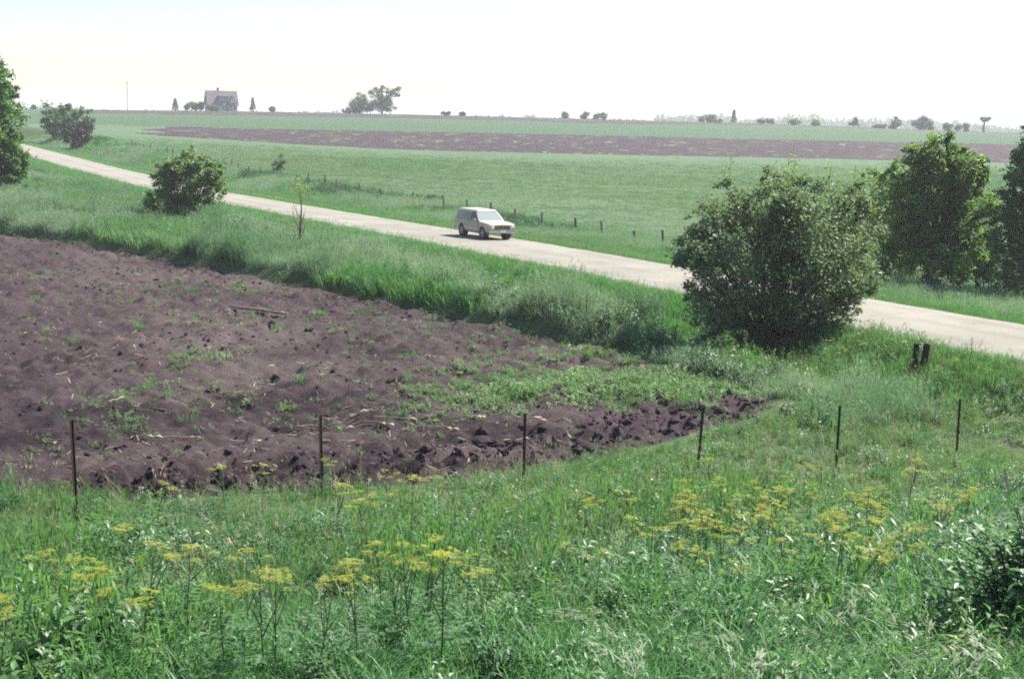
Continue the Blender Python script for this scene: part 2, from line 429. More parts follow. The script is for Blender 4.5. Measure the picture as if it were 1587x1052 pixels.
clod = clod * (1 + 1.0 * nearband) + nearband * .2 * np.sin(g_ * 2 * math.pi / .95 + 5 * fbm(FX * .35, FY * .35, 57, 3)) * np.clip(.4 + 2 * fbm(FX * .7, FY * .7, 58, 2), 0, 1) + .05 * np.sin((FX * NX[0] + FY * NX[1]) * 2 * math.pi / .95 + 3 * fbm(FX * .15, FY * .15, 55, 2)) * (1 - nearband) * .5
FZ = terrain(FX.ravel(), FY.ravel()).reshape(FX.shape) + clod * edge + .05 * edge - .16 * (1 - edge)
idx = np.arange(FX.size).reshape(FX.shape)
q = np.stack([idx[:-1, :-1], idx[:-1, 1:], idx[1:, 1:], idx[1:, :-1]], -1).reshape(-1, 4)
keep = (sd.ravel()[q] > -.35).all(1); q = q[keep]
used = np.unique(q); remap = np.zeros(FX.size, int); remap[used] = np.arange(len(used))
V = np.stack([FX.ravel(), FY.ravel(), FZ.ravel()], 1)[used]
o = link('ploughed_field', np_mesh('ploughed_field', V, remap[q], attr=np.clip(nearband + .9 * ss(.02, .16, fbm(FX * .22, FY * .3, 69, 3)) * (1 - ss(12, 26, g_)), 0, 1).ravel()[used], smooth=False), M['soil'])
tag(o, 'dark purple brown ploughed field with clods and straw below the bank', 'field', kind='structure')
def field_z(x, y):
    j = np.clip(((np.asarray(x) - xs[0]) / .095).round().astype(int), 0, len(xs) - 1); i = np.clip(np.searchsorted(ys, y), 0, len(ys) - 1)
    return FZ[i, j]

# gravel road
S = np.concatenate([np.arange(-62, 130, .6), np.arange(130, 330, 2.0)]); T = np.linspace(-3.4, 3.4, 25)
SS, TT = np.meshgrid(S, T, indexing='ij')
wob = 1 + .05 * (vnoise(SS * .15, TT * 0 + (TT > 0) * 9, 3) - .5)
RX, RY = from_st(SS, TT * wob)
crown = .06 * (1 - (TT / 3) ** 2) + .03 * fbm(RX * .6, RY * .6, 71, 3)
RZ = terrain(RX.ravel(), RY.ravel()).reshape(RX.shape) + crown - .35 * ss(2.9, 3.4, np.abs(TT) + .5 * fbm(RX * .5, RY * .5, 73, 3))
idx = np.arange(SS.size).reshape(SS.shape)
q = np.stack([idx[:-1, :-1], idx[:-1, 1:], idx[1:, 1:], idx[1:, :-1]], -1).reshape(-1, 4)[:, ::-1]
me = np_mesh('gravel_road', np.stack([RX.ravel(), RY.ravel(), RZ.ravel()], 1), q, smooth=True)
uv = me.uv_layers.new(name="UVMap"); li = np.zeros(len(me.loops), np.int32); me.loops.foreach_get("vertex_index", li)
uv.data.foreach_set("uv", np.stack([TT.ravel()[li], SS.ravel()[li] * .1], 1).astype(np.float32).ravel())
tag(link('road', me, M['road']), 'pale gravel road running down from the upper left', 'road', kind='structure')

# ------------------------------------------------------------------ air
def haze():
    me = MB().box((0, 0, 1.5), (11600, 11600, 39)).mesh('haze')      # z from -18 to 21
    m = bpy.data.materials.new('haze'); m.use_nodes = True; nt = m.node_tree; nt.nodes.clear()
    out = nt.nodes.new("ShaderNodeOutputMaterial"); v = nt.nodes.new("ShaderNodeVolumePrincipled")
    v.inputs["Color"].default_value = (.93, .96, 1.0, 1); v.inputs["Density"].default_value = .00036; v.inputs["Anisotropy"].default_value = .2
    nt.links.new(v.outputs[0], out.inputs["Volume"])
    o = link('haze', me, m); tag(o, 'thin pale summer haze over the fields', 'haze', kind='stuff')
haze()

# ------------------------------------------------------------------ plants: tuft shapes
PROTO = {}
def proto_set(key, meshes, mat):
    c = bpy.data.collections.new(key)
    for i, me in enumerate(meshes):
        me.materials.append(mat); o = bpy.data.objects.new(f"{key}_{i:02d}", me); c.objects.link(o)
    PROTO[key] = (c, len(meshes)); return c
def blade(V, F, bx, by, az, L, w, lean, bend, seg=4, z0=-.04, att=None, curl=1.5):
    d = np.array([math.cos(az), math.sin(az), 0]); side = np.array([-math.sin(az), math.cos(az), 0])
    p = np.array([bx, by, z0]); th = lean; n = len(V)
    for k in range(seg + 1):
        u = k / seg
        ww = w * (.55 + .9 * u if u < .35 else (.86) * (1 - ((u - .35) / .65) ** 1.8)) * .5
        if k < seg: V += [p - side * ww, p + side * ww]
        else: V += [p]
        th = lean + bend * u ** curl
        p = p + (d * math.sin(th) + np.array([0, 0, 1]) * math.cos(th)) * L / seg
    for k in range(seg - 1):
        a = n + 2 * k; F += [(a, a + 1, a + 3), (a, a + 3, a + 2)]
    a = n + 2 * (seg - 1); F.append((a, a + 1, a + 2))
def finish(name, V, F, per=None):
    V = np.array(V); r = np.zeros(len(V))
    me = np_mesh(name, V, np.array(F), attr=np.random.default_rng(len(V)).random(len(V)) * .0, smooth=True)
    return me
def grass_tuft(name, n, rad_, L, w, lean, bend, seg=4, wind=0.0, seed=0, heads=0):
    R = random.Random(seed); V = []; F = []
    for i in range(n):
        a = R.uniform(0, 6.283); r = rad_ * math.sqrt(R.random())
        az = R.uniform(-math.pi, math.pi)
        if R.random() < wind: az = R.gauss(-.35, .7)
        blade(V, F, r * math.cos(a), r * math.sin(a), az, L * R.uniform(.6, 1.15), w * R.uniform(.7, 1.25), R.uniform(.03, lean), R.uniform(bend * .3, bend), seg)
    for i in range(heads):              # seed heads on thin culms
        a = R.uniform(0, 6.283); r = rad_ * math.sqrt(R.random()); az = R.uniform(-3.14, 3.14)
        x, y = r * math.cos(a), r * math.sin(a); h = L * R.uniform(1.0, 1.35)
        blade(V, F, x, y, az, h, .006, .05, .35, 3)
        tx, ty, tz_ = x + math.cos(az) * h * .16, y + math.sin(az) * h * .16, h * .94
        for k in range(7):
            n_ = len(V); q_ = R.uniform(-.1, .08); s_ = R.uniform(.012, .022); b_ = R.uniform(0, 6.28)
            c_ = np.array([tx + R.gauss(0, .018), ty + R.gauss(0, .018), tz_ + q_])
            V += [c_, c_ + np.array([math.cos(b_) * s_, math.sin(b_) * s_, -.03]), c_ + np.array([math.cos(b_) * s_ * .4, math.sin(b_) * s_ * .4, -.075])]
            F.append((n_, n_ + 1, n_ + 2))
    return finish(name, V, F)
def leafq(V, F, p, d, up, L, w, fold=.25):
    """a pointed leaf of four triangles folded along its midrib"""
    d = np.array(d, float); d /= np.linalg.norm(d) + 1e-9
    s = np.cross(d, up); s /= np.linalg.norm(s) + 1e-9; u = np.cross(s, d)
    n = len(V); p = np.array(p, float)
    V += [p, p + d * L * .4 - s * w * .5 + u * w * fold, p + d * L * .45, p + d * L * .4 + s * w * .5 + u * w * fold, p + d * L - u * L * .12]
    F += [(n, n + 2, n + 1), (n, n + 3, n + 2), (n + 1, n + 2, n + 4), (n + 2, n + 3, n + 4)]
def weed_plant(name, stems, h, leaves, L, w, spread, seed):
    R = random.Random(seed); V = []; F = []
    for i in range(stems):
        az = R.uniform(0, 6.283); r = spread * math.sqrt(R.random()); x, y = r * math.cos(az), r * math.sin(az)
        hh = h * R.uniform(.6, 1.1); ln = R.uniform(0, .35); la = R.uniform(0, 6.283)
        dx, dy = math.cos(la) * math.sin(ln), math.sin(la) * math.sin(ln)
        blade(V, F, x, y, la, hh, .012, ln, .1, 2)
        for k in range(leaves):
            u = .15 + .85 * (k + R.random()) / leaves
            a = R.uniform(0, 6.283); el = R.uniform(-.25, .7)
            d = (math.cos(a) * math.cos(el), math.sin(a) * math.cos(el), math.sin(el))
            sz = R.uniform(.6, 1.15) * (1.15 - .55 * u)
            leafq(V, F, (x + dx * hh * u, y + dy * hh * u, hh * u - .03), d, (0, 0, 1), L * sz, w * sz)
    return finish(name, V, F)

proto_set('lush', [grass_tuft(f'lush{i}', 20, .17, .5, .015, .45, 2.3, 5, .5, 100 + i) for i in range(5)], M['g_lush'])
proto_set('bank', [grass_tuft(f'bank{i}', 22, .17, .42, .010, .5, 1.6, 4, .2, 200 + i, heads=2) for i in range(5)], M['g_mid'])
proto_set('pale', [grass_tuft(f'pale{i}', 34, .3, .66, .014, .5, 1.9, 4, .5, 300 + i, heads=9) for i in range(4)], M['g_pale'])
proto_set('verge', [grass_tuft(f'verge{i}', 34, .3, .42, .014, .5, 1.3, 3, .2, 400 + i, heads=1) for i in range(4)], M['g_verge'])
proto_set('hay', [grass_tuft(f'hay{i}', 26, .5, .16, .02, .6, .7, 2, .2, 500 + i) for i in range(4)], M['g_hay'])
proto_set('dry', [grass_tuft(f'dry{i}', 9, .2, .55, .008, .6, 1.0, 3, .2, 600 + i, heads=2) for i in range(3)], M['g_dry'])
proto_set('weed', [weed_plant(f'weed{i}', 7, .42, 12, .12, .05, .2, 700 + i) for i in range(5)], M['weed'])
proto_set('weed_dark', [weed_plant(f'weedd{i}', 8, .55, 12, .14, .07, .28, 720 + i) for i in range(4)], M['weed_dark'])
proto_set('weed_lime', [weed_plant(f'weedl{i}', 6, .4, 10, .1, .045, .2, 740 + i) for i in range(4)], M['weed_lime'])
M['weed_light'] = leaf_mat('light_weed', (.11, .21, .075), (.17, .28, .11), None, .4, .5, .35)
proto_set('patch_weed', [weed_plant(f'patchw{i}', 8, .3, 10, .1, .045, .25, 780 + i) for i in range(4)], M['weed_light'])
proto_set('seedling', [weed_plant(f'seed{i}', 7, .13, 6, .075, .035, .2, 760 + i) for i in range(4)], M['weed_light'])
def clod_mesh(i):
    bm = bmesh.new(); bmesh.ops.create_icosphere(bm, subdivisions=2, radius=1)
    R = random.Random(i)
    off = R.uniform(0, 50)
    from mathutils import noise as mn
    for v in bm.verts:
        k = 1 + .55 * mn.noise(v.co * 1.5 + Vector((off, 0, 0))) + .25 * mn.noise(v.co * 3.5 + Vector((0, off, 0)))
        v.co *= k; v.co.z *= .6
    me = bpy.data.meshes.new(f'clodm{i}'); bm.to_mesh(me); bm.free(); return me
proto_set('clods', [clod_mesh(i) for i in range(6)], M['clod'])

def scatter(name, key, x, y, z, scale, label, cat, tilt=.12, sink=0.0, seed=1, zs=None):
    col, n = PROTO[key]; r = np.random.default_rng(seed); N_ = len(x)
    me = bpy.data.meshes.new(name); me.vertices.add(N_)
    me.vertices.foreach_set("co", np.stack([x, y, z - sink], 1).astype(np.float32).ravel())
    rot = np.stack([r.normal(0, tilt, N_), r.normal(0, tilt, N_), r.uniform(-.6, .6, N_) if key == 'lush' else r.uniform(0, 6.283, N_)], 1)
    sc_ = np.stack([scale, scale, scale * (zs if zs is not None else 1)], 1)
    for nm, ty, dat in (("rot", 'FLOAT_VECTOR', rot), ("scl", 'FLOAT_VECTOR', sc_)):
        a = me.attributes.new(nm, ty, 'POINT'); a.data.foreach_set("vector", dat.astype(np.float32).ravel())
    a = me.attributes.new("idx", 'INT', 'POINT'); a.data.foreach_set("value", r.integers(0, n, N_).astype(np.int32))
    me.update()
    o = link(name, me); tag(o, label, cat, kind='stuff')
    ng = bpy.data.node_groups.new(name + "_nodes", 'GeometryNodeTree')
    ng.interface.new_socket('Geometry', in_out='INPUT', socket_type='NodeSocketGeometry')
    ng.interface.new_socket('Geometry', in_out='OUTPUT', socket_type='NodeSocketGeometry')
    N = ng.nodes; L = ng.links
    gi = N.new('NodeGroupInput'); go = N.new('NodeGroupOutput'); ip = N.new('GeometryNodeInstanceOnPoints')
    ci = N.new('GeometryNodeCollectionInfo'); ci.inputs['Collection'].default_value = col
    ci.inputs['Separate Children'].default_value = True; ci.inputs['Reset Children'].default_value = True
    def na_(nm, ty):
        k = N.new('GeometryNodeInputNamedAttribute'); k.data_type = ty; k.inputs['Name'].default_value = nm
        return next(s for s in k.outputs if s.enabled and s.name == 'Attribute')
    L.new(gi.outputs[0], ip.inputs['Points']); L.new(ci.outputs[0], ip.inputs['Instance'])
    ip.inputs['Pick Instance'].default_value = True
    L.new(na_('idx', 'INT'), ip.inputs['Instance Index']); L.new(na_('rot', 'FLOAT_VECTOR'), ip.inputs['Rotation'])
    L.new(na_('scl', 'FLOAT_VECTOR'), ip.inputs['Scale']); L.new(ip.outputs[0], go.inputs[0])
    md = o.modifiers.new("scatter", 'NODES'); md.node_group = ng
    return o

def in_view(x, y, m=.41): return np.abs(x) < m * y + 2.5
# ---- zone sampling
def samp(n, xr, yr): return rng.uniform(*xr, n), rng.uniform(*yr, n)
def fg(x, y): return (x - FP[0]) * FN[0] + (y - FP[1]) * FN[1], (x - FP[0]) * FD[0] + (y - FP[1]) * FD[1]

# bank in front of the camera
x, y = samp(90000, (-15, 18), (6, 43)); s_, t_ = st(x, y); g, e = fg(x, y)
sdp = poly_sd(x, y, FIELD)
bankm = in_view(x, y) & (t_ < -3.4) & (sdp < -.15) & (g < 9)
mixn = fbm(x * .35, y * .35, 90, 3); wn_ = fbm(x * .55 + 7, y * .55, 95, 3); cl = fbm(x * 1.1, y * 1.1, 97, 3)
hgt = np.clip(1 + 1.1 * mixn + 1.3 * cl, .45, 1.9) * lerp(1.0, .5, ss(-5, -1.5, g) * (1 - ss(3.5, 6, g)))
# lush blue-green grass low on the frame, more to the right; weeds and yellow-green grass near the fence
lushw = 1 - ss(-8.5, -5.0, g - .28 * x + 4.0 * mixn + 2.5 * cl)
pick = rng.random(len(x)); weedw = ss(-.14, .16, wn_ + .25 * cl)
m1 = bankm & (pick < .62 * lushw)
scatter('lush_grass', 'lush', x[m1], y[m1], terrain(x[m1], y[m1]), rng.uniform(.6, 1.2, m1.sum()) * hgt[m1], 'long glossy blue green grass at the foot of the frame', 'grass', .2, seed=11)
m2 = bankm & (pick > .62 * lushw) & (rng.random(len(x)) < (1 - lushw) * (.58 - .46 * weedw) + .05)
scatter('bank_grass', 'bank', x[m2], y[m2], terrain(x[m2], y[m2]), rng.uniform(.6, 1.35, m2.sum()) * hgt[m2], 'yellow green bank grass around the steel posts', 'grass', .2, seed=12)
m3 = bankm & ~m2 & (rng.random(len(x)) < (.05 + .3 * weedw) * (1 - .75 * lushw))
scatter('bank_weeds', 'weed', x[m3], y[m3], terrain(x[m3], y[m3]), rng.uniform(.5, 1.35, m3.sum()) * hgt[m3], 'leafy green weeds growing on the bank', 'weeds', .25, seed=13)
m4 = bankm & (rng.random(len(x)) < .10 * ss(.0, .2, -wn_ + .3 * cl) * (1 - .5 * lushw))
scatter('bank_dark_weeds', 'weed_dark', x[m4], y[m4], terrain(x[m4], y[m4]), rng.uniform(.5, 1.0, m4.sum()) * hgt[m4], 'darker broad leaved weeds in the bank grass', 'weeds', .25, seed=14)
m6 = bankm & (rng.random(len(x)) < (.12 * ss(.02, .2, mixn - .3 * cl) + .1 * ss(1, 4, x) * ss(-9, -6, g)) * (1 - .6 * lushw))
scatter('bank_lime_weeds', 'weed_lime', x[m6], y[m6], terrain(x[m6], y[m6]), rng.uniform(.5, 1.2, m6.sum()) * hgt[m6], 'yellowish green weeds on the bank', 'weeds', .25, seed=16)
m5 = bankm & (rng.random(len(x)) < .035) & (lushw < .8)
scatter('dry_bank_grass', 'dry', x[m5], y[m5], terrain(x[m5], y[m5]), rng.uniform(.5, 1.2, m5.sum()), 'dead straw coloured grass stems on the bank', 'grass', .35, seed=15)

# strip between the ploughed field and the road
n = 120000
s0 = rng.uniform(-45, 175, n); t0 = -rng.uniform(2.6, 30, n)
x, y = from_st(s0, t0); g, e = fg(x, y); sdp = poly_sd(x, y, FIELD)
ok = in_view(x, y) & (sdp < -.1) & ((g > 5) | ((g > 2.2) & (x > 7))) & (y < 190) & (rng.random(n) < np.clip(90 / y, .25, 1))
nz = fbm(x * .18, y * .18, 130, 3); n2 = fbm(x * .42, y * .42, 133, 3); wide = np.clip(y / 60, .9, 1.7)
leftmix = (t0 < -11) & (fbm(x * .12, y * .12, 139, 3) > .03)
vg = ok & ((t0 > -6.4 + 1.6 * nz) | leftmix) & ((t0 < -3.1) | (n2 + .15 * rng.random(n) > .03))
scatter('verge_grass', 'verge', x[vg], y[vg], terrain(x[vg], y[vg]), (rng.uniform(.6, 1.2, n) * np.clip((-t0 - 2.3) / 1.6, .25, 1) * wide * (1 + .7 * ss(2.4, .3, -sdp)))[vg], 'bright green grass sloping from the near road edge', 'grass', .15, seed=21, zs=1 / wide[vg])
dt = ok & (t0 < -5.9 + .8 * nz) & (t0 > -8.0 + 1.5 * n2) & (rng.random(n) < .8) & (s0 > -15)
scatter('ditch_weeds', 'weed_dark', x[dt], y[dt], terrain(x[dt], y[dt]), (rng.uniform(.8, 1.5, n) * wide)[dt], 'dark rank weeds along the ditch', 'weeds', .2, seed=22, zs=1 / wide[dt])
pl = ok & (t0 < -7.6 + 1.6 * nz) & ~leftmix
hp = np.clip(.85 + 1.6 * nz + 2.8 * n2 + .35 * ss(2.2, .3, -sdp), .28, 1.8) * (1 - .6 * ss(1.5, 4.5, x) * (1 - ss(40, 46, y)) * (1 - ss(7.5, 9.5, x))) * (1 - .35 * ss(70, 100, y))
scatter('pale_grass', 'pale', x[pl], y[pl], terrain(x[pl], y[pl]), (rng.uniform(.7, 1.2, n) * wide)[pl], 'tall pale windblown grass between ploughed field and road', 'grass', .18, seed=23, zs=(hp / wide)[pl])
wm = ok & (t0 < -5.5) & (rng.random(n) < .16 * ss(-.05, .15, -n2)) 
scatter('strip_weeds', 'weed', x[wm], y[wm], terrain(x[wm], y[wm]), rng.uniform(.8, 1.7, wm.sum()), 'leafy weeds among the pale roadside grass', 'weeds', .2, seed=24)
wm = ok & (t0 < -5.5) & (rng.random(n) < .13 * ss(.0, .18, n2)) & (nz < .1)
scatter('strip_dark_weeds', 'weed_dark', x[wm], y[wm], terrain(x[wm], y[wm]), rng.uniform(.8, 1.7, wm.sum()), 'dark leafy clumps among the pale roadside grass', 'weeds', .2, seed=25)

# far verge up to the fence, then the hay field
n = 60000
s0 = rng.uniform(-45, 190, n); t0 = rng.uniform(2.7, 12.5, n); x, y = from_st(s0, t0)
ok = in_view(x, y) & (rng.random(n) < np.clip(90 / y, .3, 1)); nz = fbm(x * .15, y * .15, 150, 3); wide = np.clip(y / 75, .9, 1.9)
a = ok & ((nz < .06) | (t0 < 5))
scatter('far_verge_grass', 'verge', x[a], y[a], terrain(x[a], y[a]), (rng.uniform(.6, 1.1, n) * np.clip((t0 - 2.3) / 1.6, .3, 1) * wide)[a], 'green grass between the gravel road and far fence', 'grass', .15, seed=31, zs=1 / wide[a])
b = ok & (nz >= .0) & (t0 > 4.5) & (rng.random(n) < .6)
scatter('far_verge_pale_grass', 'pale', x[b], y[b], terrain(x[b], y[b]), (rng.uniform(.5, .85, n) * wide)[b], 'paler rough grass along the far fence', 'grass', .15, seed=32, zs=1 / wide[b])
c = ok & (np.abs(t0 - 10.3) < 1.6) & (nz < -.02) & (rng.random(n) < .35)
scatter('fence_row_weeds', 'weed_dark', x[c], y[c], terrain(x[c], y[c]), rng.uniform(.7, 1.4, c.sum()), 'dark weeds growing along the far fence line', 'weeds', .2, seed=33)
n = 190000
d = np.sqrt(rng.uniform(50 ** 2, 245 ** 2, n)); u = rng.uniform(-.40, .42, n); x = u * d; y = d
s0, t0 = st(x, y); nz = fbm(x * .05, y * .08, 160, 4)
ok = (t0 > 11.2) & (rng.random(n) < np.clip(120 / y, .35, 1) * np.clip(.7 + .9 * nz, .3, 1) * (1 - ss(150, 240, y)))
scatter('hay_grass', 'hay', x[ok], y[ok], terrain(x[ok], y[ok]), (rng.uniform(.6, 1.2, n) * np.clip(y / 120, .8, 1.5))[ok], 'short hay crop covering the field beyond the fence', 'crop', .1, seed=34)

# weeds on the ploughed field: patches where the photograph shows them, thin elsewhere
PATCH = [((800, 600), 2.2, .8, 1.1), ((900, 604), 2.6, 1.0, 1.4), ((1010, 606), 2.4, 1.0, 1.4), ((1110, 605), 2.2, .9, 1.3), ((700, 628), 1.6, .9, .7), ((1180, 608), 1.8, .7, 1.1),
         ((880, 535), 3, 1.4, .45), ((1000, 555), 3, 1.3, .6), ((770, 565), 2.5, 1, .3), ((920, 565), 2, .9, .5), ((450, 655), 2.2, 1.2, .25), ((350, 620), 1.6, 1.4, .2),
         ((225, 615), 1.1, 2.2, .45), ((205, 655), 1.0, 1.4, .4), ((345, 560), 1.1, .7, .8), ((300, 500), 2.0, 1, .5), ((330, 452), 1.8, 1.2, .5), ((600, 590), 3, 1.2, .1),
         ((490, 505), 3, 1.2, .35), ((180, 465), 2.5, 1.5, .35), ((100, 435), 2.5, 1.5, .25), ((60, 530), 2, 1, .2), ((720, 525), 2.5, 1, .3), ((640, 645), 1.6, .7, .3)]
n = 85000
x, y = samp(n, (-32, 10), (20, 80)); sdp = poly_sd(x, y, FIELD); dens = np.full(n, .003) + .018 * ss(.02, .25, fbm(x * .5, y * .5, 170, 3)); hs = np.full(n, .8)
for (pp, rx, ry, k) in PATCH:
    k = k if k > 1 else k * .5
    c = ground_at(*pp); q2 = ((x - c[0]) / (rx * 1.25)) ** 2 + ((y - c[1]) / (ry * 1.9)) ** 2
    add = k * np.exp(-q2 * 1.2) * np.clip(.6 + 2.5 * fbm(x * .9, y * .9, 171, 3), 0, 1.3); dens += add; hs += .9 * add
nearrow = np.exp(-np.clip(sdp, 0, 9) / .4) * .35; dens += nearrow * .5
ok = (sdp > 0) & in_view(x, y) & (rng.random(n) < dens)
tall = rng.random(n) < .25
a = ok & ~tall
scatter('field_seedlings', 'seedling', x[a], y[a], field_z(x[a], y[a]), rng.uniform(.6, 1.4, a.sum()) * np.clip(hs[a], .8, 1.4), 'low green weed seedlings on the ploughed soil', 'weeds', .2, sink=-.02, seed=41)
a = ok & tall & (dens > .12)
scatter('field_weeds', 'patch_weed', x[a], y[a], field_z(x[a], y[a]), rng.uniform(.3, .55, a.sum()) * np.clip(hs[a], .8, 1.3), 'light green weed patches overgrowing the ploughed field corner', 'weeds', .2, seed=42)
a = ok & tall & (rng.random(n) < .5)
scatter('field_grass', 'bank', x[a], y[a], field_z(x[a], y[a]), rng.uniform(.35, .8, a.sum()), 'sparse grass sprouting between the clods', 'grass', .2, seed=43)
n = 75000
x, y = samp(n, (-32, 10), (20, 75)); sdp = poly_sd(x, y, FIELD); g, e = fg(x, y)
ok = (sdp > .2) & in_view(x, y) & (rng.random(n) < np.where(g < 6, np.clip(.75 + 2 * fbm(x * .8, y * .8, 188, 3), .2, 1), .45 * np.clip(.35 + 3 * fbm(x * .5, y * .5, 187, 3), .05, 1)))
scatter('soil_clods', 'clods', x[ok], y[ok], field_z(x[ok], y[ok]) - .02, (np.where(g < 6, .07, .038) * rng.lognormal(-.2, .5, n))[ok], 'loose dark clods turned up by the plough', 'soil', .5, seed=44)

def litter_mesh(i):
    R = random.Random(i); V = []; F = []
    for k in range(5):
        a = R.uniform(0, 6.28); L = R.uniform(.04, .22); w = R.uniform(.004, .011); c = np.array([R.uniform(-.4, .4), R.uniform(-.4, .4), R.uniform(.0, .03)])
        d = np.array([math.cos(a), math.sin(a), R.uniform(-.1, .3)]) * L; q_ = np.array([-math.sin(a), math.cos(a), 0]) * w; n = len(V)
        V += [c - q_, c + q_, c + d + q_ * .6 + [0, 0, .01], c + d - q_ * .6 + [0, 0, .01]]; F += [(n, n + 1, n + 2), (n, n + 2, n + 3)]
    return np_mesh(f'litter{i}', np.array(V), np.array(F))
M['brush'] = leaf_mat('grey_brush', (.10, .165, .10), (.18, .245, .155), (.09, .16, .07), .35, .5, .35, .15)
M['plume'] = leaf_mat('pale_plume', (.20, .26, .15), (.30, .34, .23), None, .35, .5, .3)
proto_set('brush', [weed_plant(f'brush{i}', 30, .62, 11, .13, .055, .55, 800 + i) for i in range(4)], M['brush'])
def plume_mesh(i):
    R = random.Random(i); V = []; F = []
    for k in range(4):
        x_, y_ = R.uniform(-.15, .15), R.uniform(-.15, .15); az = R.gauss(-.3, .6); L = R.uniform(.5, .75)
        blade(V, F, x_, y_, az, L, .007, .15, 2.0, 6); q_ = V[-5:]
        for j in range(14):
            p = q_[R.randrange(len(q_))]; blade(V, F, p[0] + R.gauss(0, .015), p[1] + R.gauss(0, .012), az + R.gauss(0, .3), R.uniform(.05, .1), .012, 1.4, .7, 2, z0=p[2] + R.gauss(.0, .012))
    return finish(f'plume{i}', V, F)
proto_set('plume', [plume_mesh(i) for i in range(4)], M['plume'])
x, y = samp(9000, (-8, 10), (6, 20)); g, e = fg(x, y); t_ = st(x, y)[1]
ok = in_view(x, y) & (g - .28 * x < -5.8) & (rng.random(9000) < np.clip(.03 + .025 * x + .3 * fbm(x * .6, y * .6, 191, 2), .01, .25))
scatter('grass_plumes', 'plume', x[ok], y[ok], terrain(x[ok], y[ok]), rng.uniform(.7, 1.1, ok.sum()), 'pale nodding seed heads above the lush grass', 'grass', .15, seed=51)
n = 5200
s0 = rng.uniform(-30, 120, n); t0 = -rng.uniform(4.6, 26, n); x, y = from_st(s0, t0); sdp = poly_sd(x, y, FIELD); g, e = fg(x, y)
n2 = fbm(x * .3, y * .3, 193, 3)
ok = in_view(x, y) & (sdp < -.35) & (g > 6) & (y < 130) & (rng.random(n) < np.clip(3.2 * n2 + .5 * np.exp(-((t0 + 7.3) / .9) ** 2) + .45 * np.exp(-((sdp + .9) / .6) ** 2) - .05, 0, .8))
scatter('low_brush', 'brush', x[ok], y[ok], terrain(x[ok], y[ok]), rng.uniform(.7, 1.5, ok.sum()), 'low grey green brush along the ditch and field edge', 'brush', .2, seed=52)
proto_set('litter', [litter_mesh(i) for i in range(5)], M['straw'])
n = 9000
x, y = samp(n, (-32, 10), (20, 75)); sdp = poly_sd(x, y, FIELD); g, e = fg(x, y)
ok = (sdp > .1) & in_view(x, y) & (rng.random(n) < np.clip(.14 + 1.1 * fbm(x * .4, y * .4, 181, 3) + .3 * np.exp(-((g - 7) / 1.6) ** 2), .01, 1))
scatter('straw_litter', 'litter', x[ok], y[ok], field_z(x[ok], y[ok]), rng.uniform(.6, 1.3, ok.sum()), 'scraps of pale corn trash scattered on the soil', 'straw', .2, sink=-.02, seed=45)

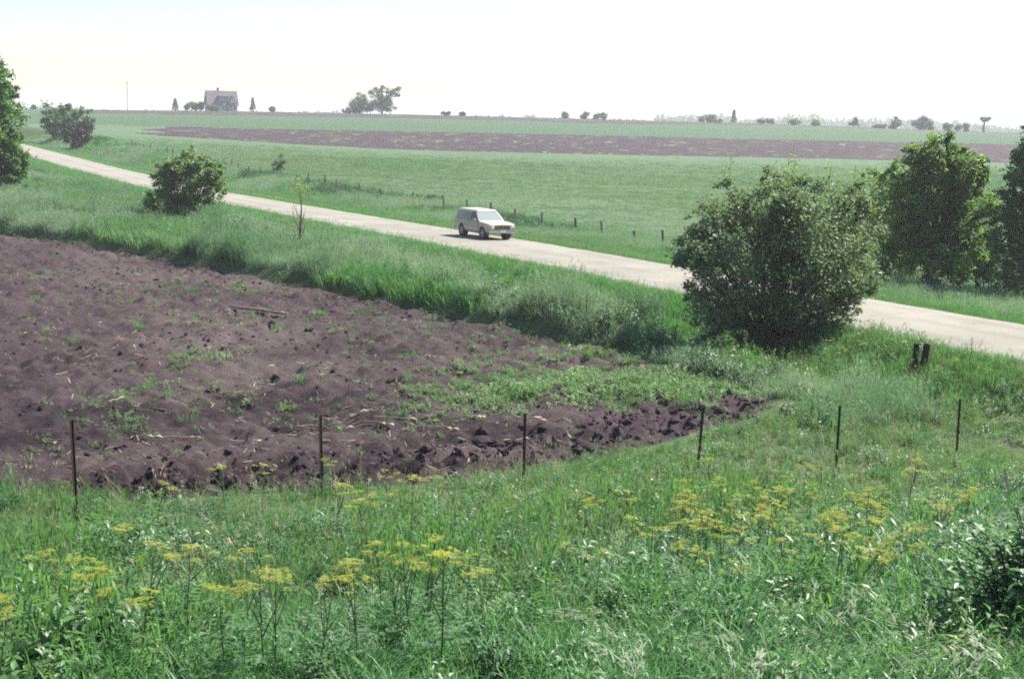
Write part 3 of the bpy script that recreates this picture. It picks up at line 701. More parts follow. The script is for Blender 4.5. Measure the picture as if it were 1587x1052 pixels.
# ------------------------------------------------------------------ trees and shrubs
TREE = {}
def leaves_np(P, size, R, up=.25, wr=.55):
    """one folded pointed leaf (two triangles) per point"""
    n = len(P)
    d = R.normal(size=(n, 3)); d[:, 2] *= .7; d /= np.linalg.norm(d, axis=1)[:, None]
    nn = R.normal(size=(n, 3)); nn[:, 2] += up * 3; s = np.cross(d, nn); s /= np.linalg.norm(s, axis=1)[:, None] + 1e-9
    u = np.cross(s, d); L = (size * R.uniform(.6, 1.3, n))[:, None]
    V = np.stack([P, P + d * L * .5 - s * L * wr * .5 + u * L * .1, P + d * L, P + d * L * .5 + s * L * wr * .5 + u * L * .1], 1).reshape(-1, 3)
    i = np.arange(n)[:, None] * 4
    F = np.concatenate([i + [0, 2, 1], i + [0, 3, 2]], 1).reshape(-1, 3)
    return V, F, np.repeat(R.random(n), 4)
def tree(name, label, cat, base, lobes, ppm, seed, nleaf, leaf, lmat, stems=1, trunk_r=.12, fork=.35, clump=.28, group=None, bmat=None,
         depth=.75, shell=.5, sub=5, shoots=0, smat=None, gap=.0, twig=1.0):
    """lobes: (dx, dz, rx, rz) of the crown's masses, in units of 1/ppm metre, from the foot"""
    R = np.random.default_rng(seed); rr = random.Random(seed)
    root = empty(name, base); tag(root, label, cat, group)
    lob = [(dx / ppm, dz / ppm, rx / ppm, rz / ppm) for dx, dz, rx, rz in lobes]
    if nleaf > 6000:            # smaller tufts that break the outline
        for (dx, dz, rx, rz) in list(lob):
            for _ in range(3):
                w_ = rr.uniform(-.6, 3.7); k_ = rr.uniform(.28, .42)
                if dz + rz * math.sin(w_) * .9 > .12: lob.append((dx + rx * math.cos(w_) * .92, dz + rz * math.sin(w_) * .92, rx * k_, rz * k_))
    hw = max(abs(l[0]) + l[2] for l in lob); top = max(l[1] + l[3] for l in lob)
    tb = MB(); P = []
    cent = []
    for (dx, dz, rx, rz) in lob:
        cent.append(np.array([dx, rr.uniform(-.4, .4) * hw * depth, dz]))
    fz = fork * top
    if stems == 1:
        pts = [(0, 0, -.25), (0, 0, 0.02), (rr.uniform(-.06, .06) * top * .3, 0, fz * .5), (rr.uniform(-.05, .05) * top, rr.uniform(-.03, .03) * top, fz)]
        tb.tube(pts, [trunk_r * 1.5, trunk_r * 1.2, trunk_r, trunk_r * .85], 8)
        foot = [np.array(pts[-1])] * len(cent)
    else:
        foot = [np.array([rr.gauss(0, .16) * hw * .5, rr.gauss(0, .16) * hw * .5, -.15]) for _ in cent]
    wts = np.array([l[2] * l[3] for l in lob]); wts = wts / wts.sum()
    for (dx, dz, rx, rz), c, f0, w in zip(lob, cent, foot, wts):
        mid = (f0 + c) / 2 + np.array([rr.uniform(-.1, .1), rr.uniform(-.1, .1), .12]) * np.linalg.norm(c - f0)
        r0 = trunk_r * (.6 if stems == 1 else .45)
        tb.tube([f0, mid, c], [r0, r0 * .7, r0 * .4], 6)
        ry = (rx + rz) / 2 * depth * 1.1
        for k in range(sub):
            dv = R.normal(size=3); dv /= np.linalg.norm(dv); e_ = c + dv * np.array([rx, ry, rz]) * .85
            st_ = mid + (c - mid) * rr.random()
            tb.tube([st_, (st_ + e_) / 2 + R.normal(size=3) * .06 * rx, e_], [r0 * .35, r0 * .22, r0 * .06], 4)
        nl = int(nleaf * w); nc = max(5, int(nl / 70))
        dv = R.normal(size=(nc, 3)); dv /= np.linalg.norm(dv, axis=1)[:, None]
        rad_ = (shell + (1 - shell) * R.random(nc) ** .6) * R.uniform(.8, 1.18, nc)
        cc = c + dv * rad_[:, None] * np.array([rx, ry, rz])
        k = R.integers(0, nc, nl)
        P.append(cc[k] + R.normal(size=(nl, 3)) * np.array([1, 1, .7]) * clump * .55 * min(rx, rz) * (R.uniform(.6, 1.5, nc)[k] * R.uniform(.5, 1.2, nl))[:, None])
    P = np.concatenate(P); P = P[P[:, 2] > .05]
    tb.build('trunk' if stems == 1 else 'stems', bmat or M['bark'], root)
    V, F, a = leaves_np(P, leaf, R)
    link('crown', np_mesh('crown', V, F, attr=a), lmat, root)
    if shoots:
        sb = MB(); SP = []
        for k in range(shoots):
            i = rr.randrange(len(cent)); l = lob[i]
            if l[1] + l[3] < top * .7: continue
            b0 = cent[i] + np.array([rr.uniform(-.7, .7) * l[2], rr.uniform(-.5, .5) * l[2], l[3] * .6])
            e_ = b0 + np.array([rr.gauss(0, .12), rr.gauss(0, .12), rr.uniform(.5, 1.0)]) * top * .16
            sb.tube([b0, (b0 + e_) / 2, e_], [.006, .005, .003], 4)
            for j in range(26): SP.append(b0 + (e_ - b0) * (.1 + .9 * rr.random()) + R.normal(size=3) * .014 * top)
        V, F, a = leaves_np(np.array(SP), leaf * .9, R)
        so = link('young_leaves', np_mesh('young_leaves', V, F, attr=a), smat or lmat, root); so['kind'] = 'stuff'
        link('shoot_twigs', sb.mesh('shoot_twigs'), bmat or M['bark'], so)['kind'] = 'stuff'
    return root
L_ = {}
L_['willow'] = leaf_mat('willow_leaf', (.125, .185, .11), (.22, .285, .175), (.16, .215, .115), .46, .48, .4)
L_['shoot'] = leaf_mat('young_leaf', (.2, .28, .09), (.28, .34, .13), None, .45, .5, .3)
L_['maple'] = leaf_mat('yellow_green_leaf', (.11, .2, .07), (.19, .29, .11), (.21, .3, .1), .5, .48, .35, .6)
L_['boxelder'] = leaf_mat('box_elder_leaf', (.09, .185, .06), (.16, .27, .09), (.12, .22, .07), .5, .48, .35, .4)
L_['elm'] = leaf_mat('elm_leaf', (.09, .165, .085), (.17, .255, .125), (.12, .2, .09), .46, .48, .35, .6)
L_['far'] = leaf_mat('distant_leaf', (.09, .15, .085), (.145, .205, .11), None, .42, .5, .3)
L_['fardark'] = leaf_mat('distant_dark_leaf', (.05, .08, .06), (.085, .12, .08), None, .35, .5, .3)
L_['plum'] = leaf_mat('dark_plum_leaf', (.05, .055, .045), (.075, .07, .055), None, .2, .5, .35)
L_['ditch'] = leaf_mat('ditch_shrub_leaf', (.13, .2, .085), (.22, .3, .125), None, .48, .45, .4)

def ppm_at(p): return F0 / project(p)[2]
b = ground_at(1192, 546)
tree('leafy_shrub', 'large round grey green willow shrub beside the gravel road', 'shrub', b,
     [(-78, 118, 62, 70), (-30, 165, 68, 75), (30, 150, 80, 85), (78, 165, 68, 72), (-55, 215, 55, 48), (5, 232, 62, 45), (62, 225, 58, 48), (108, 190, 52, 55), (118, 130, 46, 50),
      (-105, 160, 34, 50), (-95, 75, 42, 42), (-30, 85, 62, 42), (30, 95, 60, 46), (85, 95, 55, 48), (-70, 32, 48, 28), (-10, 35, 60, 32), (50, 40, 50, 30), (105, 62, 44, 32)], ppm_at(b), 5, 58000, .12, L_['willow'], stems=2, trunk_r=.1, clump=.33, shoots=64, smat=L_['shoot'], sub=7, shell=.35)
b = ground_at(1440, 452)
tree('roadside_tree', 'dense yellow green tree beyond the road, just right of the willow shrub', 'tree', b,
     [(5, 212, 40, 28), (-32, 185, 32, 34), (42, 185, 32, 32), (-5, 158, 50, 44), (52, 140, 34, 36), (-48, 130, 32, 38), (8, 105, 58, 46), (-38, 72, 38, 38), (45, 78, 38, 42), (5, 45, 52, 34), (68, 190, 16, 18), (70, 105, 18, 20)],
     ppm_at(b), 9, 40000, .16, L_['maple'], fork=.2, trunk_r=.12, clump=.3, shell=.4)
b = ground_at(1368, 438)
tree('low_bush', 'light green bush squeezed between willow shrub and roadside tree', 'bush', b,
     [(-18, 125, 42, 42), (10, 85, 48, 48), (-25, 50, 48, 42), (22, 155, 28, 26), (28, 35, 45, 34), (40, 110, 32, 36)], ppm_at(b), 12, 20000, .14, L_['maple'], stems=2, trunk_r=.05, clump=.3)
b = ground_at(1592, 468)
tree('roadside_tree', 'tall dark tree cut by the right edge of the photo', 'tree', b,
     [(25, 225, 40, 50), (0, 190, 40, 45), (45, 170, 55, 60), (-35, 165, 26, 28), (15, 125, 55, 50), (-32, 105, 34, 36), (50, 80, 70, 60), (-5, 50, 50, 42), (18, 268, 22, 22), (22, 282, 30, 22), (-2, 238, 34, 36), (35, 255, 34, 36)],
     ppm_at(b), 14, 42000, .15, L_['elm'], fork=.2, trunk_r=.13, clump=.3, shell=.45)
b = ground_at(1520, 446)
tree('low_bush', 'low green bush between the two roadside trees', 'bush', b, [(-10, 50, 46, 42), (20, 85, 32, 42), (-35, 30, 38, 28), (30, 32, 42, 30), (-20, 100, 22, 24)], ppm_at(b), 15, 14000, .13, L_['elm'], stems=2, trunk_r=.04, clump=.3)
b = ground_at(-14, 302)
tree('bank_tree', 'tall bright green tree cut by the left edge of the photo', 'tree', b,
     [(-4, 190, 38, 26), (12, 176, 28, 24), (22, 140, 24, 24), (-30, 150, 45, 42), (12, 120, 34, 30), (-25, 90, 55, 42), (25, 60, 28, 26), (-5, 55, 45, 35), (-60, 130, 40, 50), (30, 35, 20, 20), (-40, 30, 50, 28), (12, 20, 28, 16)],
     ppm_at(b), 17, 60000, .26, L_['boxelder'], fork=.22, trunk_r=.2, clump=.27, shell=.55)
b = ground_at(288, 341)
tree('leafy_shrub', 'rounded olive green shrub standing before the road on the left', 'shrub', b,
     [(0, 62, 42, 34), (-38, 52, 24, 26), (32, 55, 28, 30), (-15, 82, 26, 18), (22, 88, 26, 16), (-30, 28, 28, 20), (22, 30, 32, 20), (45, 75, 14, 16), (-12, 14, 34, 14), (18, 14, 34, 14)], ppm_at(b) * 1.03, 19, 13500, .2, L_['ditch'], stems=2, trunk_r=.08, clump=.3, shoots=14, smat=L_['ditch'], shell=.3)
b = ground_at(96, 213)
tree('bank_bush', 'green bush on the far bank near the upper left corner', 'bush', b, [(-8, 30, 22, 20), (12, 35, 22, 16), (-12, 14, 18, 13), (35, 32, 16, 12), (10, 16, 22, 14)], ppm_at(b), 21, 5500, .42, L_['far'], stems=2, trunk_r=.1, clump=.3)
b = ground_at(124, 229)
tree('bank_bush', 'dark purplish bush in front of the green bank bush', 'bush', b, [(0, 26, 20, 17), (-8, 14, 16, 13), (10, 14, 16, 13)], ppm_at(b), 22, 4500, .36, L_['plum'], stems=2, trunk_r=.1, clump=.3)
b = ground_at(434, 273)
tree('fence_bush', 'thin small bush growing in the far fence line', 'bush', b, [(0, 24, 10, 10), (-5, 14, 9, 8), (6, 12, 9, 8)], ppm_at(b), 23, 800, .2, L_['far'], stems=2, trunk_r=.07, clump=.35, sub=7)
b = ground_at(660, 316)
tree('fence_bush', 'low dark row of brush along the far fence, left of the wagon', 'bush', b, [(-30, 6, 11, 6), (-12, 7, 12, 7), (6, 6, 12, 6), (22, 6, 9, 5)], ppm_at(b), 24, 1800, .2, L_['fardark'], stems=2, trunk_r=.03, clump=.35)
# near bush in the lower right corner: big pale leaves on arching stems
def corner_bush():
    b = ground_at(1592, 1010)
    root = empty('corner_bush', b); tag(root, 'big leaved dark bush in the lower right corner', 'bush')
    R = random.Random(3); V = []; F = []; tb = MB(); a = []
    for k in range(120):
        az = R.uniform(0, 6.283); r = R.uniform(.05, .95); h = R.uniform(.4, 1.4) * (1.1 - .45 * r)
        e_ = Vector((math.cos(az) * r, math.sin(az) * r * .8, h))
        m_ = Vector((e_.x * .5, e_.y * .5, h * .8)); f0 = Vector((R.gauss(0, .14), R.gauss(0, .14), -.1))
        tb.tube([f0, m_, e_], [.01, .007, .003], 5)
        for j in range(15):
            u = .3 + .7 * j / 14; p = f0.lerp(m_, u * 2) if u < .5 else m_.lerp(e_, u * 2 - 1)
            aa = R.uniform(0, 6.283); el = R.uniform(-.5, .5)
            leafq(V, F, p, (math.cos(aa) * math.cos(el), math.sin(aa) * math.cos(el), math.sin(el)), (R.gauss(0, .3), R.gauss(0, .3), 1), R.uniform(.06, .14), R.uniform(.04, .08), .12)
            a += [R.random()] * 5
    tb.build('stems', M['bark'], root)
    link('leaves', np_mesh('leaves', np.array(V), np.array(F), attr=np.array(a), smooth=False), M['bigleaf'], root)
M['bigleaf'] = leaf_mat('big_leaf', (.085, .19, .08), (.15, .28, .12), None, .42, .5, .35)
corner_bush()

# bare sapling in the ditch
def sapling():
    b = ground_at(464, 384); k = ppm_at(b); R = random.Random(8)
    root = empty('bare_sapling', b); tag(root, 'nearly bare slender sapling rising from the ditch', 'sapling')
    H = 96 / k; tb = MB(); tips = []
    tb.tube([(0, 0, -.2), (.03, 0, H * .3), (.1, .02, H * .62), (.0, 0, H)], [.06, .05, .03, .012], 6)
    for i in range(13):
        u = R.uniform(.02, .5); a = R.uniform(0, 6.28); l = R.uniform(.25, .5) * H; z0 = u * H
        e_ = (math.cos(a) * l * .34, math.sin(a) * l * .34, z0 + l * .9)
        tb.tube([(0.04, 0, z0), (e_[0] * .7, e_[1] * .7, z0 + l * .5), e_], [.02, .014, .007], 4)
    tb.build('branches', M['twig'], root)
    P = np.array([[R.gauss(0, .12), R.gauss(0, .12), H + R.gauss(-.1, .22)] for _ in range(160)] + [[R.gauss(.05, .2), R.gauss(0, .2), R.uniform(.1, .5) * H] for _ in range(70)])
    V, F, a = leaves_np(P, .11, np.random.default_rng(3)); link('leaves', np_mesh('leaves', V, F, attr=a), L_['shoot'], root)
sapling()

# ------------------------------------------------------------------ the skyline: trees, shrubs, house, poles
def far_tree(name, label, cat, px, d, lobes, n, leaf, mat, stems=1, tr=.25, fork=.3, seed=1, group=None, clump=.62, shell=.35):
    n = int(n * 2.2); leaf = leaf * 1.1
    b = at_dist(px, d); k = ppm_at(b)
    return tree(name, label, cat, b, lobes, k, seed, n, leaf, mat, stems=stems, trunk_r=tr, fork=fork, clump=clump, group=group, shell=shell)
RD = 556
far_tree('skyline_tree', 'rounded tree on the skyline, left one of the close pair', 'tree', 558, RD, [(0, 14, 13, 11), (2, 24, 9, 6), (-8, 8, 9, 8), (8, 10, 9, 8), (-20, 3, 8, 5)], 2200, .55, L_['far'], seed=31, tr=.3)
far_tree('skyline_tree', 'tallest spreading tree on the skyline, with open crown', 'tree', 592, RD, [(-12, 30, 8, 8), (-8, 16, 11, 11), (5, 20, 9, 10), (12, 12, 9, 9), (8, 36, 9, 5), (20, 38, 8, 4), (22, 29, 9, 3), (-4, 39, 10, 3), (0, 8, 12, 8), (-16, 10, 6, 8)], 3200, .5, L_['far'], seed=32, tr=.35, fork=.25)
FARSH = [  # px, lobes, material, label
    (52, [(0, 4, 4, 3.2), (2, 3, 4, 3)], 'plum', 'tiny dark bush on the skyline at the far left'),
    (297, [(0, 9, 7, 6), (-5, 6, 6, 4), (6, 6, 7, 5)], 'far', 'light green tree on the skyline just left of the house'),
    (311, [(0, 8, 5, 6), (2, 5, 5, 5)], 'plum', 'dark plum bush touching the left end of the house'),
    (327, [(0, 5, 6, 5), (8, 4, 6, 4)], 'far', 'green bush growing against the house front'),
    (421, [(0, 4, 4.5, 3.5), (1, 3, 5, 3)], 'far', 'small round bush on the skyline right of the house'),
    (688, [(0, 2.5, 7, 2.5), (5, 3.5, 4, 2.5)], 'fardark', 'low wide bush on the skyline right of the tree pair'),
    (717, [(0, 3, 6, 3), (-2, 3.5, 4, 2.5)], 'plum', 'low dark mound of brush near the middle of the skyline'),
    (877, [(0, 5, 6, 4.5), (-2, 4, 5, 4)], 'far', 'round single bush on the middle skyline'),
    (907, [(0, 6, 5, 5.5), (-3, 3, 5, 4)], 'far', 'upright bush beside a wider one on the middle skyline'),
    (931, [(0, 6, 7, 4.5), (-8, 4, 6, 4), (7, 4, 5, 4)], 'far', 'wide lumpy bush on the middle skyline'),
    (1100, [(0, 6, 9, 5), (-14, 4, 9, 4), (12, 3, 8, 3.5), (4, 9, 5, 3)], 'far', 'broad hedge like clump on the right half of the skyline'),
    (1187, [(-7, 4, 6, 4), (5, 4, 8, 4)], 'fardark', 'flat topped dark bush right of the slim skyline tree'),
    (1233, [(0, 5, 8, 5), (-3, 4, 7, 4)], 'far', 'rounded bush on the skyline above the willow shrub'),
    (1262, [(0, 5, 6, 5), (4, 3, 6, 3)], 'far', 'faint loose bush right of the rounded skyline bush'),
    (1324, [(0, 6, 5.5, 5), (2, 9, 4, 4)], 'plum', 'compact dark bush standing alone on the right skyline'),
    (1362, [(-4, 3, 8, 2.5), (5, 3, 6, 3)], 'plum', 'low brown scrub on the right skyline'),
    (1388, [(0, 8, 7, 7), (2, 14, 5, 6), (-3, 4, 8, 4)], 'far', 'loose upright bush on the right skyline'),
    (1430, [(0, 10, 12, 8), (-6, 7, 10, 7), (8, 7, 9, 7), (2, 15, 7, 5)], 'fardark', 'largest round bush on the right skyline'),
    (1468, [(0, 7, 6, 5.5), (2, 6, 6, 5)], 'fardark', 'boxy dark bush right of the largest round bush'),
    (1485, [(0, 6, 5, 4.5)], 'far', 'faint bush between two dark ones on the right skyline'),
    (1498, [(0, 6, 4.5, 6), (0, 9, 4, 3)], 'fardark', 'narrow dark bush next to the mop headed tree')]
for i, (px, lb, mt, label) in enumerate(FARSH):
    big = sum(l[2] * l[3] for l in lb)
    far_tree('skyline_bush', label, 'bush', px, RD - 4 if px != 327 else RD - 16, lb, int(260 + big * 7), .5, L_[mt], stems=2, tr=.15, seed=60 + i, group='bushes along the skyline', shell=.2)
far_tree('skyline_tree', 'mop headed tree on a bare trunk at the right skyline', 'tree', 1525, RD, [(0, 18, 5, 4), (4, 21, 4, 2.5), (-4, 20, 4, 2.5)], 500, .5, L_['fardark'], seed=91, tr=.45, fork=.62)
def conifer(px, d, h, w, label, seed, mat):
    b = at_dist(px, d); k = ppm_at(b); H = h / k; Wd = w / k; R = np.random.default_rng(seed)
    root = empty('skyline_conifer', b); tag(root, label, 'conifer', 'conifers on the skyline')
    MB().tube([(0, 0, -.2), (0, 0, H * .5), (0, 0, H)], [.25, .15, .03], 6).build('trunk', M['bark'], root)
    n = 900; u = R.random(n) ** .8; a = R.uniform(0, 6.28, n); r = Wd * .5 * (1 - u) * (.45 + .55 * R.random(n)) * (1 + .25 * np.sin(u * 34)) + .1
    P = np.stack([r * np.cos(a), r * np.sin(a), .3 + u * (H - .3)], 1)
    V, F, at = leaves_np(P, .5, R); link('crown', np_mesh('crown', V, F, attr=at), mat, root)
conifer(272, RD, 18, 12, 'dark conifer on the skyline left of the house', 1, L_['fardark'])
conifer(392, RD, 21, 11, 'pale pointed conifer on the skyline right of the house', 2, L_['far'])
conifer(1137, RD, 20, 10, 'slim pointed conifer on the right half of the skyline', 3, L_['far'])

# far wood beyond the ridge
def far_wood():
    R = np.random.default_rng(77); P = []
    for px in np.arange(-60, 1680, 3.4):
        d = R.uniform(1350, 1750); hgt = (9.0 if px > 1020 else 4.0) * R.uniform(.7, 1.3) * (.75 + .6 * vnoise(np.array([px * .012]), np.array([2.0]), 9)[0])
        v = ray(px, 190); c = np.array([v[0] * d, d, 0]); z = tz(c[0], c[1])
        n = 90
        dv = R.normal(size=(n, 3)); dv /= np.linalg.norm(dv, axis=1)[:, None]
        P.append(np.array([c[0], c[1], z + hgt * .55]) + dv * R.random(n)[:, None] ** .4 * np.array([7, 6, hgt * .6]))
    P = np.concatenate(P); V, F, a = leaves_np(P, 3.0, R, wr=.8)
    tag(link('distant_wood', np_mesh('distant_wood', V, F, attr=a), L_['far']), 'hazy belt of distant woods along the horizon', 'woods', kind='stuff')
far_wood()

def house():
    b = at_dist(343, RD); k = ppm_at(b)
    H = {'wall': plain('white_siding', (0.48, 0.48, 0.488), .7, var=.06), 'roof': plain('grey_shingle', (0.112, 0.0896, 0.096), .85, var=.15, vscale=1), 'glass': plain('dark_window', (0.024, 0.028, 0.036), .15, spec=.6),
         'trim': plain('house_trim', (.55, .55, .54), .6), 'brick': plain('chimney_brick', (.2, .11, .09), .9)}
    root = empty('farmhouse', (b[0], b[1], b[2] - .4), math.radians(22)); tag(root, 'white farmhouse with steep grey roof and dormer on the skyline', 'house')
    L, D, hw, rh = 11.0, 8.2, 3.1, 7.9         # length along x, depth along y, wall height, ridge height
    x, y = L / 2, D / 2
    wl_ = MB(); wl_.add([(-x, -y, -.5), (x, -y, -.5), (x, y, -.5), (-x, y, -.5), (-x, -y, hw), (x, -y, hw), (x, y, hw), (-x, y, hw), (-x, 0, rh - .25), (x, 0, rh - .25)],
                       [(0, 1, 5, 4), (2, 3, 7, 6), (1, 2, 6, 9, 5), (3, 0, 4, 8, 7), (0, 3, 2, 1), (4, 5, 9, 8), (6, 7, 8, 9)])
    wl_.build('wall', H['wall'], root)
    ov = .55; sl = (rh - hw) / y; rf = MB()
    for s in (-1, 1):
        A_ = [(-x - ov, s * (y + ov), hw - ov * sl), (x + ov, s * (y + ov), hw - ov * sl), (x + ov, 0, rh), (-x - ov, 0, rh)]
        rf.add(A_ + [(p[0], p[1], p[2] + .22) for p in A_], [(0, 1, 2, 3), (4, 5, 6, 7), (0, 1, 5, 4), (1, 2, 6, 5), (2, 3, 7, 6), (3, 0, 4, 7)])
    ro = rf.build('roof', H['roof'], root)
    MB().box((-1.2, .3, rh + .45), (.75, .75, 1.9)).build('chimney', H['brick'], ro)
    # wide shed dormer and the little white gable of the porch beside it
    dm = MB(); dm.box((.5, -2.45, hw + 2.1), (3.6, 2.3, 1.9)); do = dm.build('dormer', H['wall'], root)
    MB().box((.5, -2.6, hw + 3.16), (4.1, 3.0, .18), M=Matrix.Rotation(.12, 3, 'X')).build('dormer_roof', H['roof'], do)
    for dx in (-.75, .5, 1.5):
        MB().box((dx, -3.62, hw + 2.2), (.75, .06, 1.05)).build('window', H['glass'], do)
    MB().box((-1.33, -2.7, hw + 2.15), (.06, 1.0, 1.0)).build('window', H['glass'], do)
    pg = MB(); pg.add([(2.2, -y - .62, hw + .3), (5.0, -y - .62, hw + .3), (3.6, -y - .62, hw + 3.0), (2.2, -y + 2.4, hw + .3), (5.0, -y + 2.4, hw + .3), (3.6, -y + 2.4, hw + 3.0)], [(0, 1, 2), (3, 5, 4), (0, 2, 5, 3), (1, 4, 5, 2), (0, 3, 4, 1)])
    pgo = pg.build('porch_gable', H['trim'], root)
    for s in (-1, 1):
        MB().box((3.6 + s * .78, -y + .8, hw + 1.78), (.14, 3.2, 3.2), M=Matrix.Rotation(s * -.478, 3, 'Y')).build('gable_roof', H['roof'], pgo)
    for px_, w_ in ((-4.4, 1.0), (-1.6, .8), (0, .8), (3.0, .8), (4.6, .8)):
        wo = MB().box((px_, -y - .03, 1.65), (w_, .06, 1.4)).build('window', H['glass'], root)
        MB().box((px_, -y - .06, .9), (w_ + .25, .1, .1)).build('sill', H['trim'], wo)
    MB().box((1.5, -y - .03, 1.05), (1.1, .06, 2.1)).build('door', H['glass'], root)
    for yy, zz in ((-1.4, 4.6), (.9, 4.6), (-2, 1.6), (1.6, 1.6)):
        MB().box((-x - .03, yy, zz), (.06, .9, 1.4)).build('window', H['glass'], root)
house()
def utility_pole(px, top, label, d=RD, thin=False):
    b = at_dist(px, d); k = ppm_at(b); h = (project(b)[1] - top) / k
    root = empty('utility_pole', b); tag(root, label, 'utility pole', 'poles on the skyline')
    m = M['oldwood']
    MB().tube([(0, 0, -.4), (0, 0, h)], [.13 if not thin else .05, .1 if not thin else .035], 8).build('pole', m, root)
    MB().box((0, 0, h - .5), (1.3 if not thin else .5, .1, .1)).build('crossarm', m, root)
utility_pole(198, 127, 'tall thin utility pole on the skyline left of the house')
utility_pole(488, 131, 'faint thin mast on the skyline left of the tree pair', thin=True)

# ------------------------------------------------------------------ far fence posts along the road
POSTX = [204, 214, 224, 234, 245, 258, 270, 282, 294, 310, 326, 342, 358, 372, 388, 404, 422, 462, 481, 504, 525.5, 556, 590, 640, 690, 726, 763, 801, 841.5, 889.5, 936, 983, 1027]
sl_ = np.linspace(-40, 260, 1500); fx_, fy_ = from_st(sl_, 10.4); fz_ = terrain(fx_, fy_)
fp_ = np.array([project((a_, b_, c_))[0] for a_, b_, c_ in zip(fx_, fy_, fz_)])
pm = [bevel(MB().box((0, 0, .5), (.11, .1, 1.6)).mesh(f'far_post_{i}'), .02, 1) for i in range(1)]
pm[0].materials.append(plain('bleached_post_wood', (.15, .13, .12), .9, spec=.1, var=.4, vscale=12))
R = random.Random(5)
for i, px in enumerate(POSTX):
    s1 = float(np.interp(-px, -fp_, sl_)) if fp_[0] > fp_[-1] else float(np.interp(px, fp_, sl_))
    x_, y_ = from_st(s1, 10.4 + R.uniform(-.15, .15))
    o = link('fence_post', pm[0]); o.location = (x_, y_, tz(x_, y_)); h = R.uniform(.6, .95)
    o.scale = (R.uniform(.9, 1.3), 1, h); o.rotation_euler = (R.gauss(0, .05), R.gauss(-.06, .06), R.uniform(0, 1))
    tag(o, f'weathered post of the fence beyond the road, {ordinal(i)} from the left', 'fence post', 'posts of the fence beyond the road')

# near steel T posts
def t_post(base, lean_x, h):
    root = empty('steel_post', base); root.rotation_euler = (random.uniform(-.02, .02), lean_x, random.uniform(-.3, .3))
    mb = MB(); w, t = .05, .008
    mb.box((0, 0, h / 2 - .25), (w, t, h + .5)).box((0, -.024, h / 2 - .25), (t, .04, h + .5))
    mb.build('stake', M['post'], root)
    s = MB()
    for k in range(int(h / .055)): s.box((0, .011, h - .04 - k * .055), (.016, .014, .016))
    s.build('stud_row', M['post'], root)['kind'] = 'stuff'
    return root
TP = [(117, 650, 17.5, -.03, 'nearest rusty steel fence post, far left, before the ploughed soil'), (499, 643, 21.2, -.02, 'rusty steel fence post, second from the left'),
      (812, 640, 23.4, 0.0, 'rusty steel fence post in the middle, third from the left'), (1081, 630, 25.6, .05, 'rusty steel fence post leaning slightly right, fourth from the left'),
      (1296, 628, 27.7, .01, 'rusty steel fence post below the willow shrub, fifth from the left'), (1481, 618, 29.8, 0.0, 'rusty steel fence post at right in the weeds, below the paired wooden posts')]
for px, topy, d, ln, lb in TP:
    u = ray(px, 720); base = np.array([u[0] * d, d, tz(u[0] * d, d)])
    h = (ray(px, topy)[2] * d) - base[2]
    tag(t_post(base, ln, h), lb, 'fence post', 'steel posts of the near fence')
# wooden posts near the road
def wood_post(px, d, topy, w, lean, label):
    b = ground_at(px, d); h = ray(px, topy)[2] * b[1] - b[2]
    mb = MB(); r = w / 2; mb.tube([(0, 0, -.3), (0, 0, h * .6), (0, 0, h - .015), (0, 0, h)], [r * 1.08, r, r * .97, r * .85], 10)
    o = link('wooden_post', mb.mesh('wooden_post'), M['darkwood']); o.location = b; o.rotation_euler = (0, lean, 0)
    tag(o, label, 'post', 'dark wooden posts by the road')
wood_post(1417, 577, 532, .16, .02, 'left one of two thick dark wooden posts standing close together')
wood_post(1429, 580, 532, .19, .1, 'right leaning one of two thick dark wooden posts standing together')
wood_post(1256, 552, 508, .09, -.02, 'slim dark wooden post at the right foot of the willow shrub')
wood_post(1504, 562, 522, .018, 0, 'very thin stake by the road, right of the paired posts')
wood_post(908, 500, 458, .03, 0, 'thin stick in the pale grass left of the willow shrub')

